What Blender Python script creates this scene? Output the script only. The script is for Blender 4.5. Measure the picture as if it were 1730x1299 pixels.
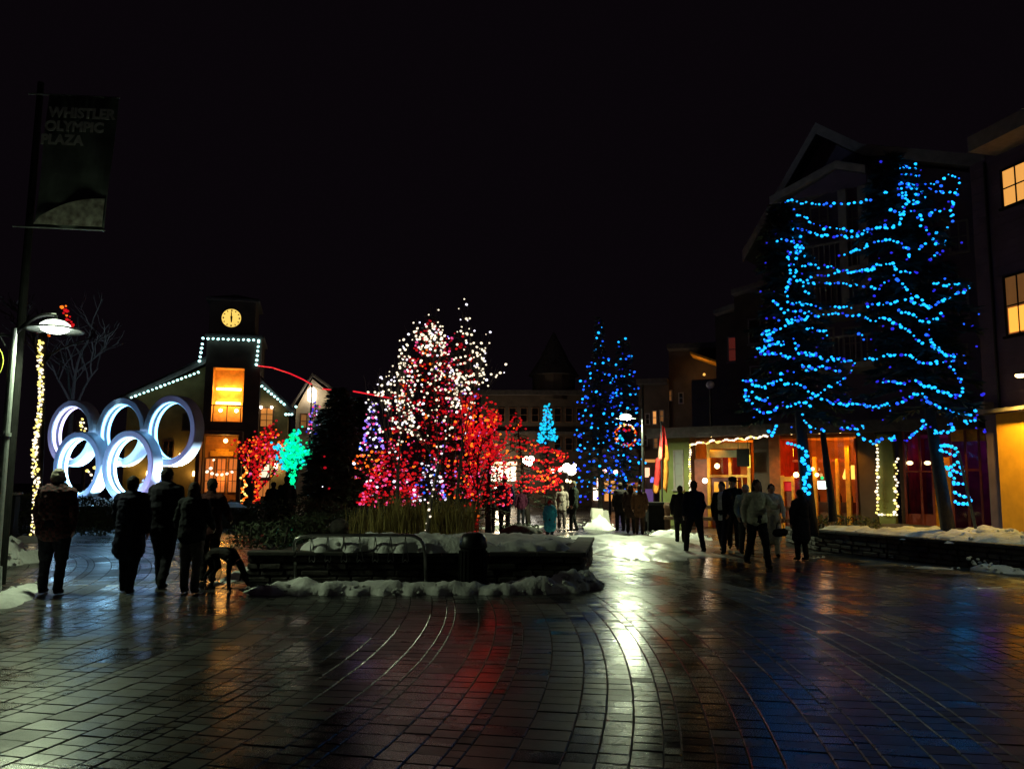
import bpy, bmesh, math, random
from mathutils import Vector, Matrix, noise
from mathutils.bvhtree import BVHTree
random.seed(7)
PI = math.pi
R = math.radians
for _o in list(bpy.data.objects):
    bpy.data.objects.remove(_o)
scene = bpy.context.scene
COL = scene.collection

# ------------------------------------------------------------------ camera, night sky, exposure
FPX, CX, CY = 1380.0, 865.0, 649.5
PITCH = math.atan((816 - CY) / FPX)
cam_d = bpy.data.cameras.new("camera")
cam_d.sensor_width = 36.0
cam_d.lens = 36.0 * FPX / 1730.0
cam_d.clip_end = 600
cam = bpy.data.objects.new("camera", cam_d)
COL.objects.link(cam)
CAM = Vector((0, 0, 1.65))
RM = Matrix.Rotation(PI / 2 + PITCH, 3, 'X') @ Matrix.Rotation(R(0.5), 3, 'Z')
cam.matrix_world = Matrix.Translation(CAM) @ RM.to_4x4()
scene.camera = cam

world = bpy.data.worlds.new("World")
scene.world = world
world.use_nodes = True
nt = world.node_tree
bg = nt.nodes["Background"]
sky = nt.nodes.new("ShaderNodeTexSky")
sky.sky_type = 'NISHITA'
sky.sun_disc = False
sky.sun_elevation = R(-7)
sky.sun_rotation = R(200)
mixw = nt.nodes.new("ShaderNodeMix")
mixw.data_type = 'RGBA'
mixw.inputs[0].default_value = 0.995
nt.links.new(sky.outputs[0], mixw.inputs[6])
mixw.inputs[7].default_value = (0.26, 0.16, 0.26, 1)
nt.links.new(mixw.outputs[2], bg.inputs[0])
bg.inputs[1].default_value = 0.010

scene.view_settings.view_transform = 'Standard'
scene.view_settings.look = 'None'
scene.view_settings.exposure = 0
scene.view_settings.gamma = 1
scene.view_settings.use_curve_mapping = False
scene.render.engine = 'CYCLES'
cy = scene.cycles
cy.use_denoising = True
cy.max_bounces = 5
cy.diffuse_bounces = 2
cy.glossy_bounces = 3
cy.transparent_max_bounces = 6
cy.transmission_bounces = 2
cy.sample_clamp_indirect = 3.0
cy.use_light_tree = True
cy.caustics_reflective = False
cy.caustics_refractive = False


# ------------------------------------------------------------------ survey helpers (a photo pixel -> a place)
def ray(px, py):
    return (RM @ Vector(((px - CX) / FPX, -(py - CY) / FPX, -1))).normalized()


def G(px, py, z=0.0):
    d = ray(px, py)
    t = (z - CAM.z) / d.z
    return CAM + d * t


def AY(px, py, Y):
    d = ray(px, py)
    return CAM + d * (Y / d.y)


def on_ground(px, Y, z=0.0):
    d = ray(px, 816)
    return Vector((d.x / d.y * Y, Y, z))


# ------------------------------------------------------------------ materials
MATS = {}


def mat(name, col, rough=0.7, metal=0.0, ns=None, amt=0.35, bump=0.0, bs=None, spec=0.5, ns2=None):
    if name in MATS:
        return MATS[name]
    m = bpy.data.materials.new(name)
    m.use_nodes = True
    t = m.node_tree
    b = t.nodes["Principled BSDF"]
    b.inputs["Roughness"].default_value = rough
    b.inputs["Metallic"].default_value = metal
    b.inputs["Specular IOR Level"].default_value = spec
    b.inputs["Base Color"].default_value = (*col, 1)
    if ns:
        tc = t.nodes.new("ShaderNodeTexCoord")
        n = t.nodes.new("ShaderNodeTexNoise")
        n.inputs["Scale"].default_value = ns
        n.inputs["Detail"].default_value = 6
        t.links.new(tc.outputs["Object"], n.inputs["Vector"])
        r = t.nodes.new("ShaderNodeValToRGB")
        r.color_ramp.elements[0].position = 0.3
        r.color_ramp.elements[1].position = 0.7
        r.color_ramp.elements[0].color = (*[c * (1 - amt) for c in col], 1)
        r.color_ramp.elements[1].color = (*[min(1, c * (1 + amt)) for c in col], 1)
        t.links.new(n.outputs["Fac"], r.inputs[0])
        t.links.new(r.outputs[0], b.inputs["Base Color"])
    if bump:
        n2 = t.nodes.new("ShaderNodeTexNoise")
        tc2 = t.nodes.new("ShaderNodeTexCoord")
        n2.inputs["Scale"].default_value = bs or (ns or 5) * 3
        n2.inputs["Detail"].default_value = 5
        t.links.new(tc2.outputs["Object"], n2.inputs["Vector"])
        bp = t.nodes.new("ShaderNodeBump")
        bp.inputs["Strength"].default_value = bump
        bp.inputs["Distance"].default_value = 0.02
        t.links.new(n2.outputs["Fac"], bp.inputs["Height"])
        t.links.new(bp.outputs[0], b.inputs["Normal"])
    MATS[name] = m
    return m


def emit(name, col, strength, sample=True):
    if name in MATS:
        return MATS[name]
    m = bpy.data.materials.new(name)
    m.use_nodes = True
    t = m.node_tree
    b = t.nodes["Principled BSDF"]
    b.inputs["Base Color"].default_value = (*[c * 0.6 for c in col], 1)
    b.inputs["Roughness"].default_value = 0.4
    b.inputs["Emission Color"].default_value = (*col, 1)
    b.inputs["Emission Strength"].default_value = strength
    if not sample:
        m.cycles.emission_sampling = 'NONE'
    MATS[name] = m
    return m


def glass_mat():
    m = bpy.data.materials.new("window_glass")
    m.use_nodes = True
    t = m.node_tree
    t.nodes.remove(t.nodes["Principled BSDF"])
    out = t.nodes["Material Output"]
    tr = t.nodes.new("ShaderNodeBsdfTransparent")
    tr.inputs[0].default_value = (0.85, 0.87, 0.86, 1)
    gl = t.nodes.new("ShaderNodeBsdfGlossy")
    gl.inputs["Roughness"].default_value = 0.05
    mx = t.nodes.new("ShaderNodeMixShader")
    fr = t.nodes.new("ShaderNodeFresnel")
    t.links.new(fr.outputs[0], mx.inputs[0])
    t.links.new(tr.outputs[0], mx.inputs[1])
    t.links.new(gl.outputs[0], mx.inputs[2])
    t.links.new(mx.outputs[0], out.inputs[0])
    return m


GLASS = glass_mat()


def paving_mat(name, col, r0, r1, scale=1.2):
    """wet concrete: the water film makes it smooth in patches, rough where it has drained"""
    m = bpy.data.materials.new(name)
    m.use_nodes = True
    t = m.node_tree
    b = t.nodes["Principled BSDF"]
    geo = t.nodes.new("ShaderNodeNewGeometry")
    oi = t.nodes.new("ShaderNodeNewGeometry")
    n = t.nodes.new("ShaderNodeTexNoise")
    n.inputs["Scale"].default_value = scale
    n.inputs["Detail"].default_value = 6
    n.inputs["Roughness"].default_value = 0.6
    t.links.new(geo.outputs["Position"], n.inputs["Vector"])
    mr = t.nodes.new("ShaderNodeMapRange")
    mr.inputs["From Min"].default_value = 0.35
    mr.inputs["From Max"].default_value = 0.65
    mr.inputs["To Min"].default_value = r0
    mr.inputs["To Max"].default_value = r1
    t.links.new(n.outputs["Fac"], mr.inputs["Value"])
    t.links.new(mr.outputs[0], b.inputs["Roughness"])
    n3 = t.nodes.new("ShaderNodeTexNoise")
    n3.inputs["Scale"].default_value = 9
    n3.inputs["Detail"].default_value = 8
    t.links.new(geo.outputs["Position"], n3.inputs["Vector"])
    rp = t.nodes.new("ShaderNodeValToRGB")
    rp.color_ramp.elements[0].position = 0.3
    rp.color_ramp.elements[1].position = 0.75
    rp.color_ramp.elements[0].color = (*[c * 0.55 for c in col], 1)
    rp.color_ramp.elements[1].color = (*[c * 1.5 for c in col], 1)
    t.links.new(n3.outputs["Fac"], rp.inputs[0])
    t.links.new(rp.outputs[0], b.inputs["Base Color"])
    n2 = t.nodes.new("ShaderNodeTexNoise")
    n2.inputs["Scale"].default_value = 45
    n2.inputs["Detail"].default_value = 4
    t.links.new(geo.outputs["Position"], n2.inputs["Vector"])
    bp = t.nodes.new("ShaderNodeBump")
    bp.inputs["Strength"].default_value = 0.35
    bp.inputs["Distance"].default_value = 0.004
    t.links.new(n2.outputs["Fac"], bp.inputs["Height"])
    t.links.new(bp.outputs[0], b.inputs["Normal"])
    b.inputs["Specular IOR Level"].default_value = 0.5
    # grit lifts through the water film
    n4 = t.nodes.new("ShaderNodeTexNoise")
    n4.inputs["Scale"].default_value = 130
    n4.inputs["Detail"].default_value = 3
    t.links.new(geo.outputs["Position"], n4.inputs["Vector"])
    m4 = t.nodes.new("ShaderNodeMapRange")
    m4.inputs["From Min"].default_value = 0.56
    m4.inputs["From Max"].default_value = 0.70
    m4.inputs["To Max"].default_value = 0.22
    t.links.new(n4.outputs["Fac"], m4.inputs["Value"])
    n5 = t.nodes.new("ShaderNodeTexNoise")
    n5.inputs["Scale"].default_value = 0.42
    n5.inputs["Detail"].default_value = 5
    t.links.new(geo.outputs["Position"], n5.inputs["Vector"])
    m5 = t.nodes.new("ShaderNodeMapRange")
    m5.inputs["From Min"].default_value = 0.38
    m5.inputs["From Max"].default_value = 0.62
    m5.inputs["To Min"].default_value = -0.05
    m5.inputs["To Max"].default_value = 0.10
    t.links.new(n5.outputs["Fac"], m5.inputs["Value"])
    ad = t.nodes.new("ShaderNodeMath")
    ad2 = t.nodes.new("ShaderNodeMath")
    t.links.new(mr.outputs[0], ad.inputs[0]); t.links.new(m4.outputs[0], ad.inputs[1])
    t.links.new(ad.outputs[0], ad2.inputs[0]); t.links.new(m5.outputs[0], ad2.inputs[1])
    t.links.new(ad2.outputs[0], b.inputs["Roughness"])
    MATS[name] = m
    return m


def lib():
    M = {}
    M['pave_a'] = paving_mat('wet_grey_concrete', (0.045, 0.046, 0.045), .11, .30)
    M['pave_b'] = paving_mat('wet_dark_concrete', (0.020, 0.020, 0.021), .15, .34)
    M['pave_c'] = paving_mat('wet_brown_concrete', (0.034, 0.028, 0.025), .12, .32)
    M['pave_d'] = paving_mat('rough_grey_concrete', (0.05, 0.05, 0.045), .26, .42)
    M['base'] = paving_mat('joint_sand', (0.03, 0.028, 0.025), .5, .8)
    M['snow'] = mat('old_snow', (.72, .73, .70), .75, ns=3.5, amt=.22, bump=.9, bs=22)
    M['ice'] = mat('trodden_snow', (.62, .63, .58), .34, ns=2.2, amt=.35, bump=.8, bs=9, spec=.8)
    M['stone'] = mat('dark_rough_stone', (.05, .045, .04), .85, ns=6, amt=.5, bump=.8)
    M['cap'] = mat('stone_coping', (.06, .056, .05), .75, ns=8, amt=.3, bump=.4)
    M['bark'] = mat('bark', (.035, .026, .02), .9, ns=12, amt=.4, bump=.8)
    M['pale_bark'] = mat('pale_bark', (.14, .125, .09), .8, ns=14, amt=.4, bump=.5)
    M['needle'] = mat('dark_needles', (.045, .07, .04), .8, ns=2, amt=.5)
    M['hedge'] = mat('hedge_leaves', (.04, .055, .025), .8, ns=3, amt=.5)
    M['grass'] = mat('dry_grass', (.34, .27, .08), .8, ns=4, amt=.4)
    M['steel'] = mat('brushed_steel', (.45, .45, .43), .28, metal=1.0, ns=30, amt=.15)
    M['darkmetal'] = mat('dark_painted_metal', (.03, .03, .032), .4, metal=.6, ns=20, amt=.3)
    M['greymetal'] = mat('grey_painted_metal', (.33, .36, .36), .4, metal=.3, ns=20, amt=.15)
    M['wire'] = mat('green_cable', (.02, .04, .02), .6, ns=8)
    M['wall_dark'] = mat('brown_siding', (.07, .048, .036), .8, ns=1.5, amt=.3, bump=.3, bs=10)
    M['wall_grey'] = mat('grey_violet_siding', (.11, .075, .13), .8, ns=1.5, amt=.25, bump=.3, bs=10)
    M['wall_ochre'] = mat('ochre_stucco', (.30, .21, .08), .85, ns=1.2, amt=.25, bump=.4, bs=18)
    M['wall_beige'] = mat('beige_stucco', (.46, .38, .28), .85, ns=1.2, amt=.2, bump=.4, bs=18)
    M['wall_green'] = mat('olive_render', (.15, .17, .05), .8, ns=1.6, amt=.25, bump=.3, bs=14)
    M['timber'] = mat('stained_timber', (.13, .06, .03), .6, ns=7, amt=.4, bump=.3)
    M['trim'] = mat('pale_trim', (.22, .19, .18), .7, ns=5, amt=.2)
    M['roof'] = mat('roof_shingle', (.07, .06, .06), .85, ns=6, amt=.4, bump=.5)
    M['frame_orange'] = mat('honey_timber', (.8, .38, .03), .5, ns=6, amt=.25, bump=.2)
    M['frame_red'] = mat('red_timber', (.22, .045, .03), .5, ns=6, amt=.25, bump=.2)
    M['door'] = mat('dark_red_door', (.20, .05, .03), .5, ns=6, amt=.25)
    M['interior'] = mat('warm_interior_wall', (.5, .2, .05), .8, ns=2, amt=.4)
    M['interior_red'] = mat('red_interior_wall', (.4, .02, .01), .8, ns=2.5, amt=.5)
    M['interior_plum'] = mat('plum_interior_wall', (.22, .03, .10), .8, ns=2.5, amt=.5)
    M['black'] = mat('black_paint', (.012, .012, .012), .8, ns=9, amt=.3, spec=.1)
    M['ring'] = mat('white_ring_shell', (.66, .69, .76), .35, ns=2, amt=.08)
    M['skin'] = mat('skin', (.45, .27, .19), .55, ns=20, amt=.1)
    # bulbs
    M['b_cyan'] = emit('cyan_bulb', (.008, .36, 1.0), 2.3)
    M['b_blue'] = emit('blue_bulb', (.01, .10, 1.0), 2.0)
    M['b_deep'] = emit('deep_blue_bulb', (.03, .03, .9), .8)
    M['b_warm'] = emit('warm_white_bulb', (1, .84, .60), 1.7)
    M['b_yellow'] = emit('yellow_bulb', (1, .8, .2), 1.6)
    M['b_ice'] = emit('ice_white_bulb', (.5, .95, .92), 3.0)
    M['b_red'] = emit('red_bulb', (1, .008, .014), .55)
    M['b_dimred'] = emit('dim_red_bulb', (1, .008, .03), .35)
    M['b_orange'] = emit('orange_bulb', (1, .16, .01), 1.8)
    M['b_pink'] = emit('pink_bulb', (1, .08, .3), 1.2)
    M['b_violet'] = emit('violet_bulb', (.35, .2, 1), 1.4)
    M['b_white'] = emit('white_bulb', (.9, .85, 1), 2.0)
    M['b_green'] = emit('green_bulb', (.0, .9, .28), 1.3)
    M['b_teal'] = emit('teal_bulb', (.0, .8, .5), 1.2)
    M['b_sky'] = emit('sky_blue_bulb', (.01, .5, .75), 1.5)
    return M


M = lib()


# ------------------------------------------------------------------ object helpers
def tag(o, label=None, cat=None, group=None, kind=None):
    if label: o['label'] = label
    if cat: o['category'] = cat
    if group: o['group'] = group
    if kind: o['kind'] = kind
    return o


def empty(name, loc, rz=0, label=None, cat=None, group=None):
    o = bpy.data.objects.new(name, None)
    o.empty_display_size = 0.2
    COL.objects.link(o)
    o.location = loc
    o.rotation_euler = (0, 0, rz)
    return tag(o, label, cat, group)


def obj(name, bm, mats, parent=None, loc=None, rot=None, smooth=False, kind=None):
    me = bpy.data.meshes.new(name)
    bm.normal_update()
    bm.to_mesh(me)
    bm.free()
    if not isinstance(mats, (list, tuple)): mats = [mats]
    for m in mats:
        me.materials.append(M[m] if isinstance(m, str) else m)
    if smooth:
        me.shade_smooth()
    return link(name, me, parent, loc, rot, kind)


def link(name, me, parent=None, loc=None, rot=None, kind=None):
    o = bpy.data.objects.new(name, me)
    COL.objects.link(o)
    if parent: o.parent = parent
    if loc is not None: o.location = loc
    if rot is not None: o.rotation_euler = rot
    if kind: o['kind'] = kind
    return o


def box(bm, x, y, z, mi=0, bev=0.0):
    vs = [bm.verts.new((a, b, c)) for c in z for b in y for a in x]
    for f in ((0, 2, 3, 1), (4, 5, 7, 6), (0, 1, 5, 4), (2, 6, 7, 3), (0, 4, 6, 2), (1, 3, 7, 5)):
        fc = bm.faces.new([vs[i] for i in f])
        fc.material_index = mi
    if bev:
        es = {e for v in vs for e in v.link_edges}
        bmesh.ops.bevel(bm, geom=list(es), offset=bev, segments=1, affect='EDGES', profile=.5)
    return vs


def B(*boxes, bev=0.0):
    bm = bmesh.new()
    for b in boxes:
        box(bm, *b, bev=bev)
    return bm


def tube(bm, pts, rads, seg=8, cap=True, mi=0):
    pts = [Vector(p) for p in pts]
    if not isinstance(rads, (list, tuple)): rads = [rads] * len(pts)
    rings = []
    prev = None
    for i, p in enumerate(pts):
        d = (pts[min(i + 1, len(pts) - 1)] - pts[max(i - 1, 0)])
        if d.length < 1e-9: d = Vector((0, 0, 1))
        d.normalize()
        a = prev if prev is not None else (Vector((1, 0, 0)) if abs(d.x) < .9 else Vector((0, 1, 0)))
        n1 = (a - d * a.dot(d))
        if n1.length < 1e-6: n1 = d.orthogonal()
        n1.normalize()
        n2 = d.cross(n1)
        prev = n1
        rings.append([bm.verts.new(p + (n1 * math.cos(2 * PI * k / seg) + n2 * math.sin(2 * PI * k / seg)) * rads[i]) for k in range(seg)])
    for i in range(len(rings) - 1):
        for k in range(seg):
            f = bm.faces.new((rings[i][k], rings[i][(k + 1) % seg], rings[i + 1][(k + 1) % seg], rings[i + 1][k]))
            f.material_index = mi
    if cap:
        f = bm.faces.new(rings[0][::-1]); f.material_index = mi
        f = bm.faces.new(rings[-1]); f.material_index = mi
    return rings


def lathe(bm, prof, c=(0, 0, 0), seg=20, mi=0):
    rings = []
    for r, z in prof:
        rings.append([bm.verts.new((c[0] + r * math.cos(2 * PI * k / seg), c[1] + r * math.sin(2 * PI * k / seg), c[2] + z)) for k in range(seg)])
    for i in range(len(rings) - 1):
        for k in range(seg):
            f = bm.faces.new((rings[i][k], rings[i][(k + 1) % seg], rings[i + 1][(k + 1) % seg], rings[i + 1][k]))
            f.material_index = mi
    f = bm.faces.new(rings[0][::-1]); f.material_index = mi
    f = bm.faces.new(rings[-1]); f.material_index = mi


_ICO = {}


def ico(bm, c, r, sub=1, mi=0, sc=(1, 1, 1), rot=None):
    if sub not in _ICO:
        b = bmesh.new()
        bmesh.ops.create_icosphere(b, subdivisions=sub, radius=1)
        b.verts.ensure_lookup_table()
        _ICO[sub] = ([v.co.copy() for v in b.verts], [[v.index for v in f.verts] for f in b.faces])
        b.free()
    vs, fs = _ICO[sub]
    c = Vector(c)
    nv = []
    for v in vs:
        w = Vector((v.x * sc[0] * r, v.y * sc[1] * r, v.z * sc[2] * r))
        if rot is not None: w = rot @ w
        nv.append(bm.verts.new(c + w))
    for f in fs:
        fc = bm.faces.new([nv[i] for i in f])
        fc.material_index = mi


def prism(bm, poly, y0, y1, mi=0):
    """polygon in (x,z), extruded along y"""
    a = [bm.verts.new((p[0], y0, p[1])) for p in poly]
    b = [bm.verts.new((p[0], y1, p[1])) for p in poly]
    n = len(poly)
    fs = [bm.faces.new(a), bm.faces.new(b[::-1])]
    for i in range(n):
        fs.append(bm.faces.new((a[i], b[i], b[(i + 1) % n], a[(i + 1) % n])))
    for f in fs: f.material_index = mi
    bmesh.ops.recalc_face_normals(bm, faces=fs)


def to_obj_eval(name, bm, voxel, mats, parent=None, disp=0.0, dscale=6.0, smooth_it=1, loc=None, decim=None):
    """fuse overlapping solids into one continuous skin"""
    me = bpy.data.meshes.new(name + "_src")
    bm.to_mesh(me); bm.free()
    o = bpy.data.objects.new(name + "_src", me)
    COL.objects.link(o)
    md = o.modifiers.new("r", 'REMESH'); md.mode = 'VOXEL'; md.voxel_size = voxel; md.use_smooth_shade = True
    if smooth_it:
        s = o.modifiers.new("s", 'SMOOTH'); s.iterations = smooth_it; s.factor = .5
    if decim:
        dd = o.modifiers.new("d", 'DECIMATE'); dd.ratio = decim
    dg = bpy.context.evaluated_depsgraph_get()
    ev = o.evaluated_get(dg)
    nm = bpy.data.meshes.new_from_object(ev)
    bpy.data.objects.remove(o); bpy.data.meshes.remove(me)
    if disp:
        off = Vector((random.random() * 50, random.random() * 50, 0))
        cs = [(v.co.copy(), v.normal.copy()) for v in nm.vertices]
        for v, (c, n) in zip(nm.vertices, cs):
            q = Vector((c.x, c.y, c.z * 1.9)) * dscale + off
            v.co = c + n * disp * (noise.noise(q) + .5 * noise.noise(q * 2.3))
    nm.name = name
    nm.materials.clear()
    if not isinstance(mats, (list, tuple)): mats = [mats]
    for m in mats: nm.materials.append(M[m] if isinstance(m, str) else m)
    nm.shade_smooth()
    return link(name, nm, parent, loc)


def cap(bm, p0, p1, r0, r1, seg=10):
    """round-ended tapered limb"""
    p0, p1 = Vector(p0), Vector(p1)
    d = p1 - p0
    L = d.length
    if L < 1e-6:
        ico(bm, p0, r0, 2); return
    d /= L
    pts, rr = [], []
    for a in (-80, -50, -20):
        pts.append(p0 + d * r0 * math.sin(R(a))); rr.append(r0 * math.cos(R(a)))
    pts.append(p0); rr.append(r0)
    pts.append(p1); rr.append(r1)
    for a in (20, 50, 80):
        pts.append(p1 + d * r1 * math.sin(R(a))); rr.append(r1 * math.cos(R(a)))
    tube(bm, pts, rr, seg)


def lamp(name, loc, power, col, parent=None, size=0.1, kind='POINT', rot=None, spot=None, blend=.5):
    l = bpy.data.lights.new(name, kind)
    l.energy = power
    l.color = col
    if kind == 'AREA':
        l.size = size
    else:
        l.shadow_soft_size = size
    if spot: l.spot_size = R(spot); l.spot_blend = blend
    o = bpy.data.objects.new(name, l)
    COL.objects.link(o)
    o.location = loc
    if rot is not None: o.rotation_euler = rot
    if parent: o.parent = parent
    return o


class Face:
    """a facade plane: u along it, local +y into the building, z up"""
    def __init__(s, x, y, deg):
        s.a = R(deg); s.o = Vector((x, y, 0))
        s.u = Vector((math.cos(s.a), math.sin(s.a), 0))
        s.i = Vector((-math.sin(s.a), math.cos(s.a), 0))

    def uz(s, px, py, d=0.0):
        r = ray(px, py)
        p0 = s.o + s.i * d
        t = (p0 - CAM).dot(s.i) / r.dot(s.i)
        p = CAM + r * t - s.o
        return p.dot(s.u), p.z

    def P(s, u, d, z):
        return s.o + s.u * u + s.i * d + Vector((0, 0, z))

    def px(s, px, py, d=0.0):
        u, z = s.uz(px, py, d)
        return s.P(u, d, z)


def bulb_string(name, label, cat, pts, r, mats, weights=None, wires=None, group=None, jit=.25, origin=None):
    """a string of lamps: cable and bulbs; pts = list of (Vector) or (Vector, material index)"""
    o0 = Vector(origin) if origin is not None else (Vector(pts[0][0]) if isinstance(pts[0], tuple) else Vector(pts[0]))
    root = empty(name, o0, 0, label, cat, group)
    bm = bmesh.new()
    for p in pts:
        if isinstance(p, tuple): p, mi = p
        else: mi = random.choices(range(len(mats)), weights)[0]
        q = Vector(p) - o0
        rr = r * min(1.35, max(.45, random.gauss(1, jit * .9)))
        rot = Matrix.Rotation(random.uniform(-.6, .6), 3, 'Y')
        ico(bm, q, rr, 1, mi, (1.15, 1, .95), rot)
    obj('bulb', bm, mats, root, smooth=True, kind='stuff')
    if wires:
        bm = bmesh.new()
        for w in wires:
            if len(w) > 1: tube(bm, [Vector(q) - o0 for q in w], .008, 3, cap=False)
        obj('cable', bm, 'wire', root)
    return root


def resample(pts, step, jit=.15):
    out = []
    acc = 0
    for a, b in zip(pts[:-1], pts[1:]):
        a, b = Vector(a), Vector(b)
        L = (b - a).length
        if L < 1e-9: continue
        t = -acc
        while t + step <= L:
            t += step
            out.append(a.lerp(b, max(0, min(1, (t + random.uniform(-jit, jit) * step) / L))))
        acc = L - t
    return out

# ------------------------------------------------------------------ ground and paving
bm = bmesh.new()
box(bm, (-220, 220), (-60, 320), (-.6, -.10))
g = obj('ground', bm, 'base'); g['kind'] = 'structure'
bm = bmesh.new()
bmesh.ops.create_grid(bm, x_segments=60, y_segments=110, size=1)
for v in bm.verts: v.co = Vector((v.co.x * 60, v.co.y * 55 + 45, -.012))
for f in bm.faces:
    if f.calc_center_median().y > 20.6: f.material_index = 1
pavement = obj('pavement', bm, ['base', 'pave_b']); pavement['kind'] = 'structure'

PC = Vector((-21.5, 9.5, 0))
patt = [(.20, .15, 'a'), (.11, .13, 'a'), (.20, .15, 'a'), (.20, .17, 'c'), (.20, .20, 'b'), (.30, .20, 'b'), (.20, .16, 'c'), (.11, .14, 'b'), (.30, .22, 'b'), (.20, .18, 'a'),
        (.20, .17, 'a'), (.11, .14, 'd'), (.30, .22, 'd'), (.30, .22, 'd'), (.20, .18, 'b'), (.20, .18, 'b')]
pav_mats = ['pave_a', 'pave_b', 'pave_c', 'pave_d']
rp = random.Random(3)
near = []
far = bmesh.new()
r = 6.0
k = 0


def paver_verts(w, l, z0=-.03):
    g_ = .0036
    a, b = w / 2 - g_, l / 2 - g_
    c = .006
    return ([(-a, -b, z0), (a, -b, z0), (a, b, z0), (-a, b, z0), (-a, -b, -c), (a, -b, -c), (a, b, -c), (-a, b, -c),
             (-a + c, -b + c, 0), (a - c, -b + c, 0), (a - c, b - c, 0), (-a + c, b - c, 0)],
            [(0, 1, 5, 4), (1, 2, 6, 5), (2, 3, 7, 6), (3, 0, 4, 7), (4, 5, 9, 8), (5, 6, 10, 9), (6, 7, 11, 10), (7, 4, 8, 11), (8, 9, 10, 11)])


pm_cache = {}
while r < 42:
    w, l, tone = patt[k % len(patt)]
    rc = r + w / 2
    n = int(2 * PI * rc / l)
    off = rp.random() * 2 * PI
    dth = 2 * PI / n
    for j in range(n):
        th = off + j * dth
        x = PC.x + rc * math.cos(th); y = PC.y + rc * math.sin(th)
        if y < 3.2 or y > 20.6 or x < -.66 * y - 1.8 or x > .66 * y + 1.8: continue
        sx = 865 + 1380 * x / y
        if -3.4 < x < 1.2 and 14.2 < y < 17.6: continue
        if x > 7.3 and y > 17.5 and x / y > .42: continue
        mi = {'a': 0, 'b': 1, 'c': 2, 'd': 3}[tone]
        if rp.random() < .17: mi = rp.randrange(4)
        zz = rp.uniform(-.0025, .0025)
        tx, ty = rp.gauss(0, .0045), rp.gauss(0, .0045)
        near.append((x * x + y * y, x, y, th, w, dth * rc, mi, zz, tx, ty, -40 < sx < 1770 and y > 4.3))
    r += w
    k += 1
near.sort(key=lambda t: (not t[10], t[0]))
for i, (d2, x, y, th, w, l, mi, zz, tx, ty, vis) in enumerate(near):
    lq = round(l, 2)
    if i < 300:
        key = (w, lq, mi)
        if key not in pm_cache:
            vs, fs = paver_verts(w, lq)
            me = bpy.data.meshes.new('paver')
            me.from_pydata(vs, [], fs)
            me.materials.append(M[pav_mats[mi]])
            pm_cache[key] = me
        o = link('paver', pm_cache[key], pavement, (x, y, zz), (tx, ty, th))
    else:
        vs, fs = paver_verts(w, l)
        rot = Matrix.Rotation(th, 3, 'Z') @ Matrix.Rotation(tx, 3, 'X') @ Matrix.Rotation(ty, 3, 'Y')
        nv = [far.verts.new(rot @ Vector(v) + Vector((x, y, zz))) for v in vs]
        for f in (fs if y < 9 else (fs[4:] if y < 14 else fs[8:])):
            far.faces.new([nv[q] for q in f]).material_index = mi
obj('distant_pavers', far, pav_mats, pavement, kind='stuff')


# ------------------------------------------------------------------ snow
def mound(name, path, hw, h, seed, mats='snow', z0=-.02, label=None, cat=None, lumps=40, kind='stuff', parent=None, seg=.12, group=None, rough=.35):
    """a bank of snow along a path of points; hw and h may be lists"""
    n = len(path)
    hw = hw if isinstance(hw, list) else [hw] * n
    h = h if isinstance(h, list) else [h] * n
    bm = bmesh.new()
    rows = []
    rnd = random.Random(seed)
    P = [Vector(p) for p in path]
    st = []
    for i in range(n - 1):
        L = (P[i + 1] - P[i]).length
        m = max(2, int(L / seg))
        for q in range(m + (1 if i == n - 2 else 0)):
            t = q / m
            st.append((P[i].lerp(P[i + 1], t), hw[i] * (1 - t) + hw[i + 1] * t, h[i] * (1 - t) + h[i + 1] * t, (P[i + 1] - P[i]).normalized()))
    S = len(st)
    for i, (p, w, hh, d) in enumerate(st):
        nrm = Vector((-d.y, d.x, 0))
        e = min(1, (i + .3) / 5, (S - i - .7) / 5)
        e = math.sqrt(max(0, e))
        row = []
        m = max(10, int(w * 2 / seg))
        m = min(m, 40)
        for q in range(m + 1):
            s = -1 + 2 * q / m
            ww = w * (.75 + .5 * abs(noise.noise(Vector((i * .23, s * 1.0, seed))) + .3)) * e
            pos = p + nrm * s * ww
            prof = (1 - s * s)
            prof = max(0, prof) ** .6
            f = noise.fractal(Vector((pos.x * 3.1, pos.y * 3.1, seed * 3.1)), .85, 2.1, 6)
            z = z0 + prof * hh * e * (1 + rough * 2 * f) + (0.02 if 0 < q < m else 0) * f
            row.append((pos.x, pos.y, p.z + max(z, z0)))
        rows.append(row)
    m = min(len(rw) for rw in rows)
    rows = [[rw[int(q * (len(rw) - 1) / (m - 1))] for q in range(m)] for rw in rows]
    V = [[bm.verts.new(c) for c in rw] for rw in rows]
    for i in range(len(V) - 1):
        for q in range(m - 1):
            bm.faces.new((V[i][q], V[i + 1][q], V[i + 1][q + 1], V[i][q + 1]))
    for _ in range(lumps):
        p, w, hh, d = rnd.choice(st)
        nrm = Vector((-d.y, d.x, 0))
        s = rnd.uniform(-.95, .95)
        rr = rnd.uniform(.012, .06) * (.6 + hh)
        ico(bm, p + nrm * s * w + Vector((0, 0, z0 + hh * (1 - s * s) ** .6 * .9)), rr, 1, 0, (1, rnd.uniform(.6, 1), rnd.uniform(.5, .9)))
    o = obj(name, bm, mats, parent, smooth=True)
    return tag(o, label, cat, group, kind)


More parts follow.
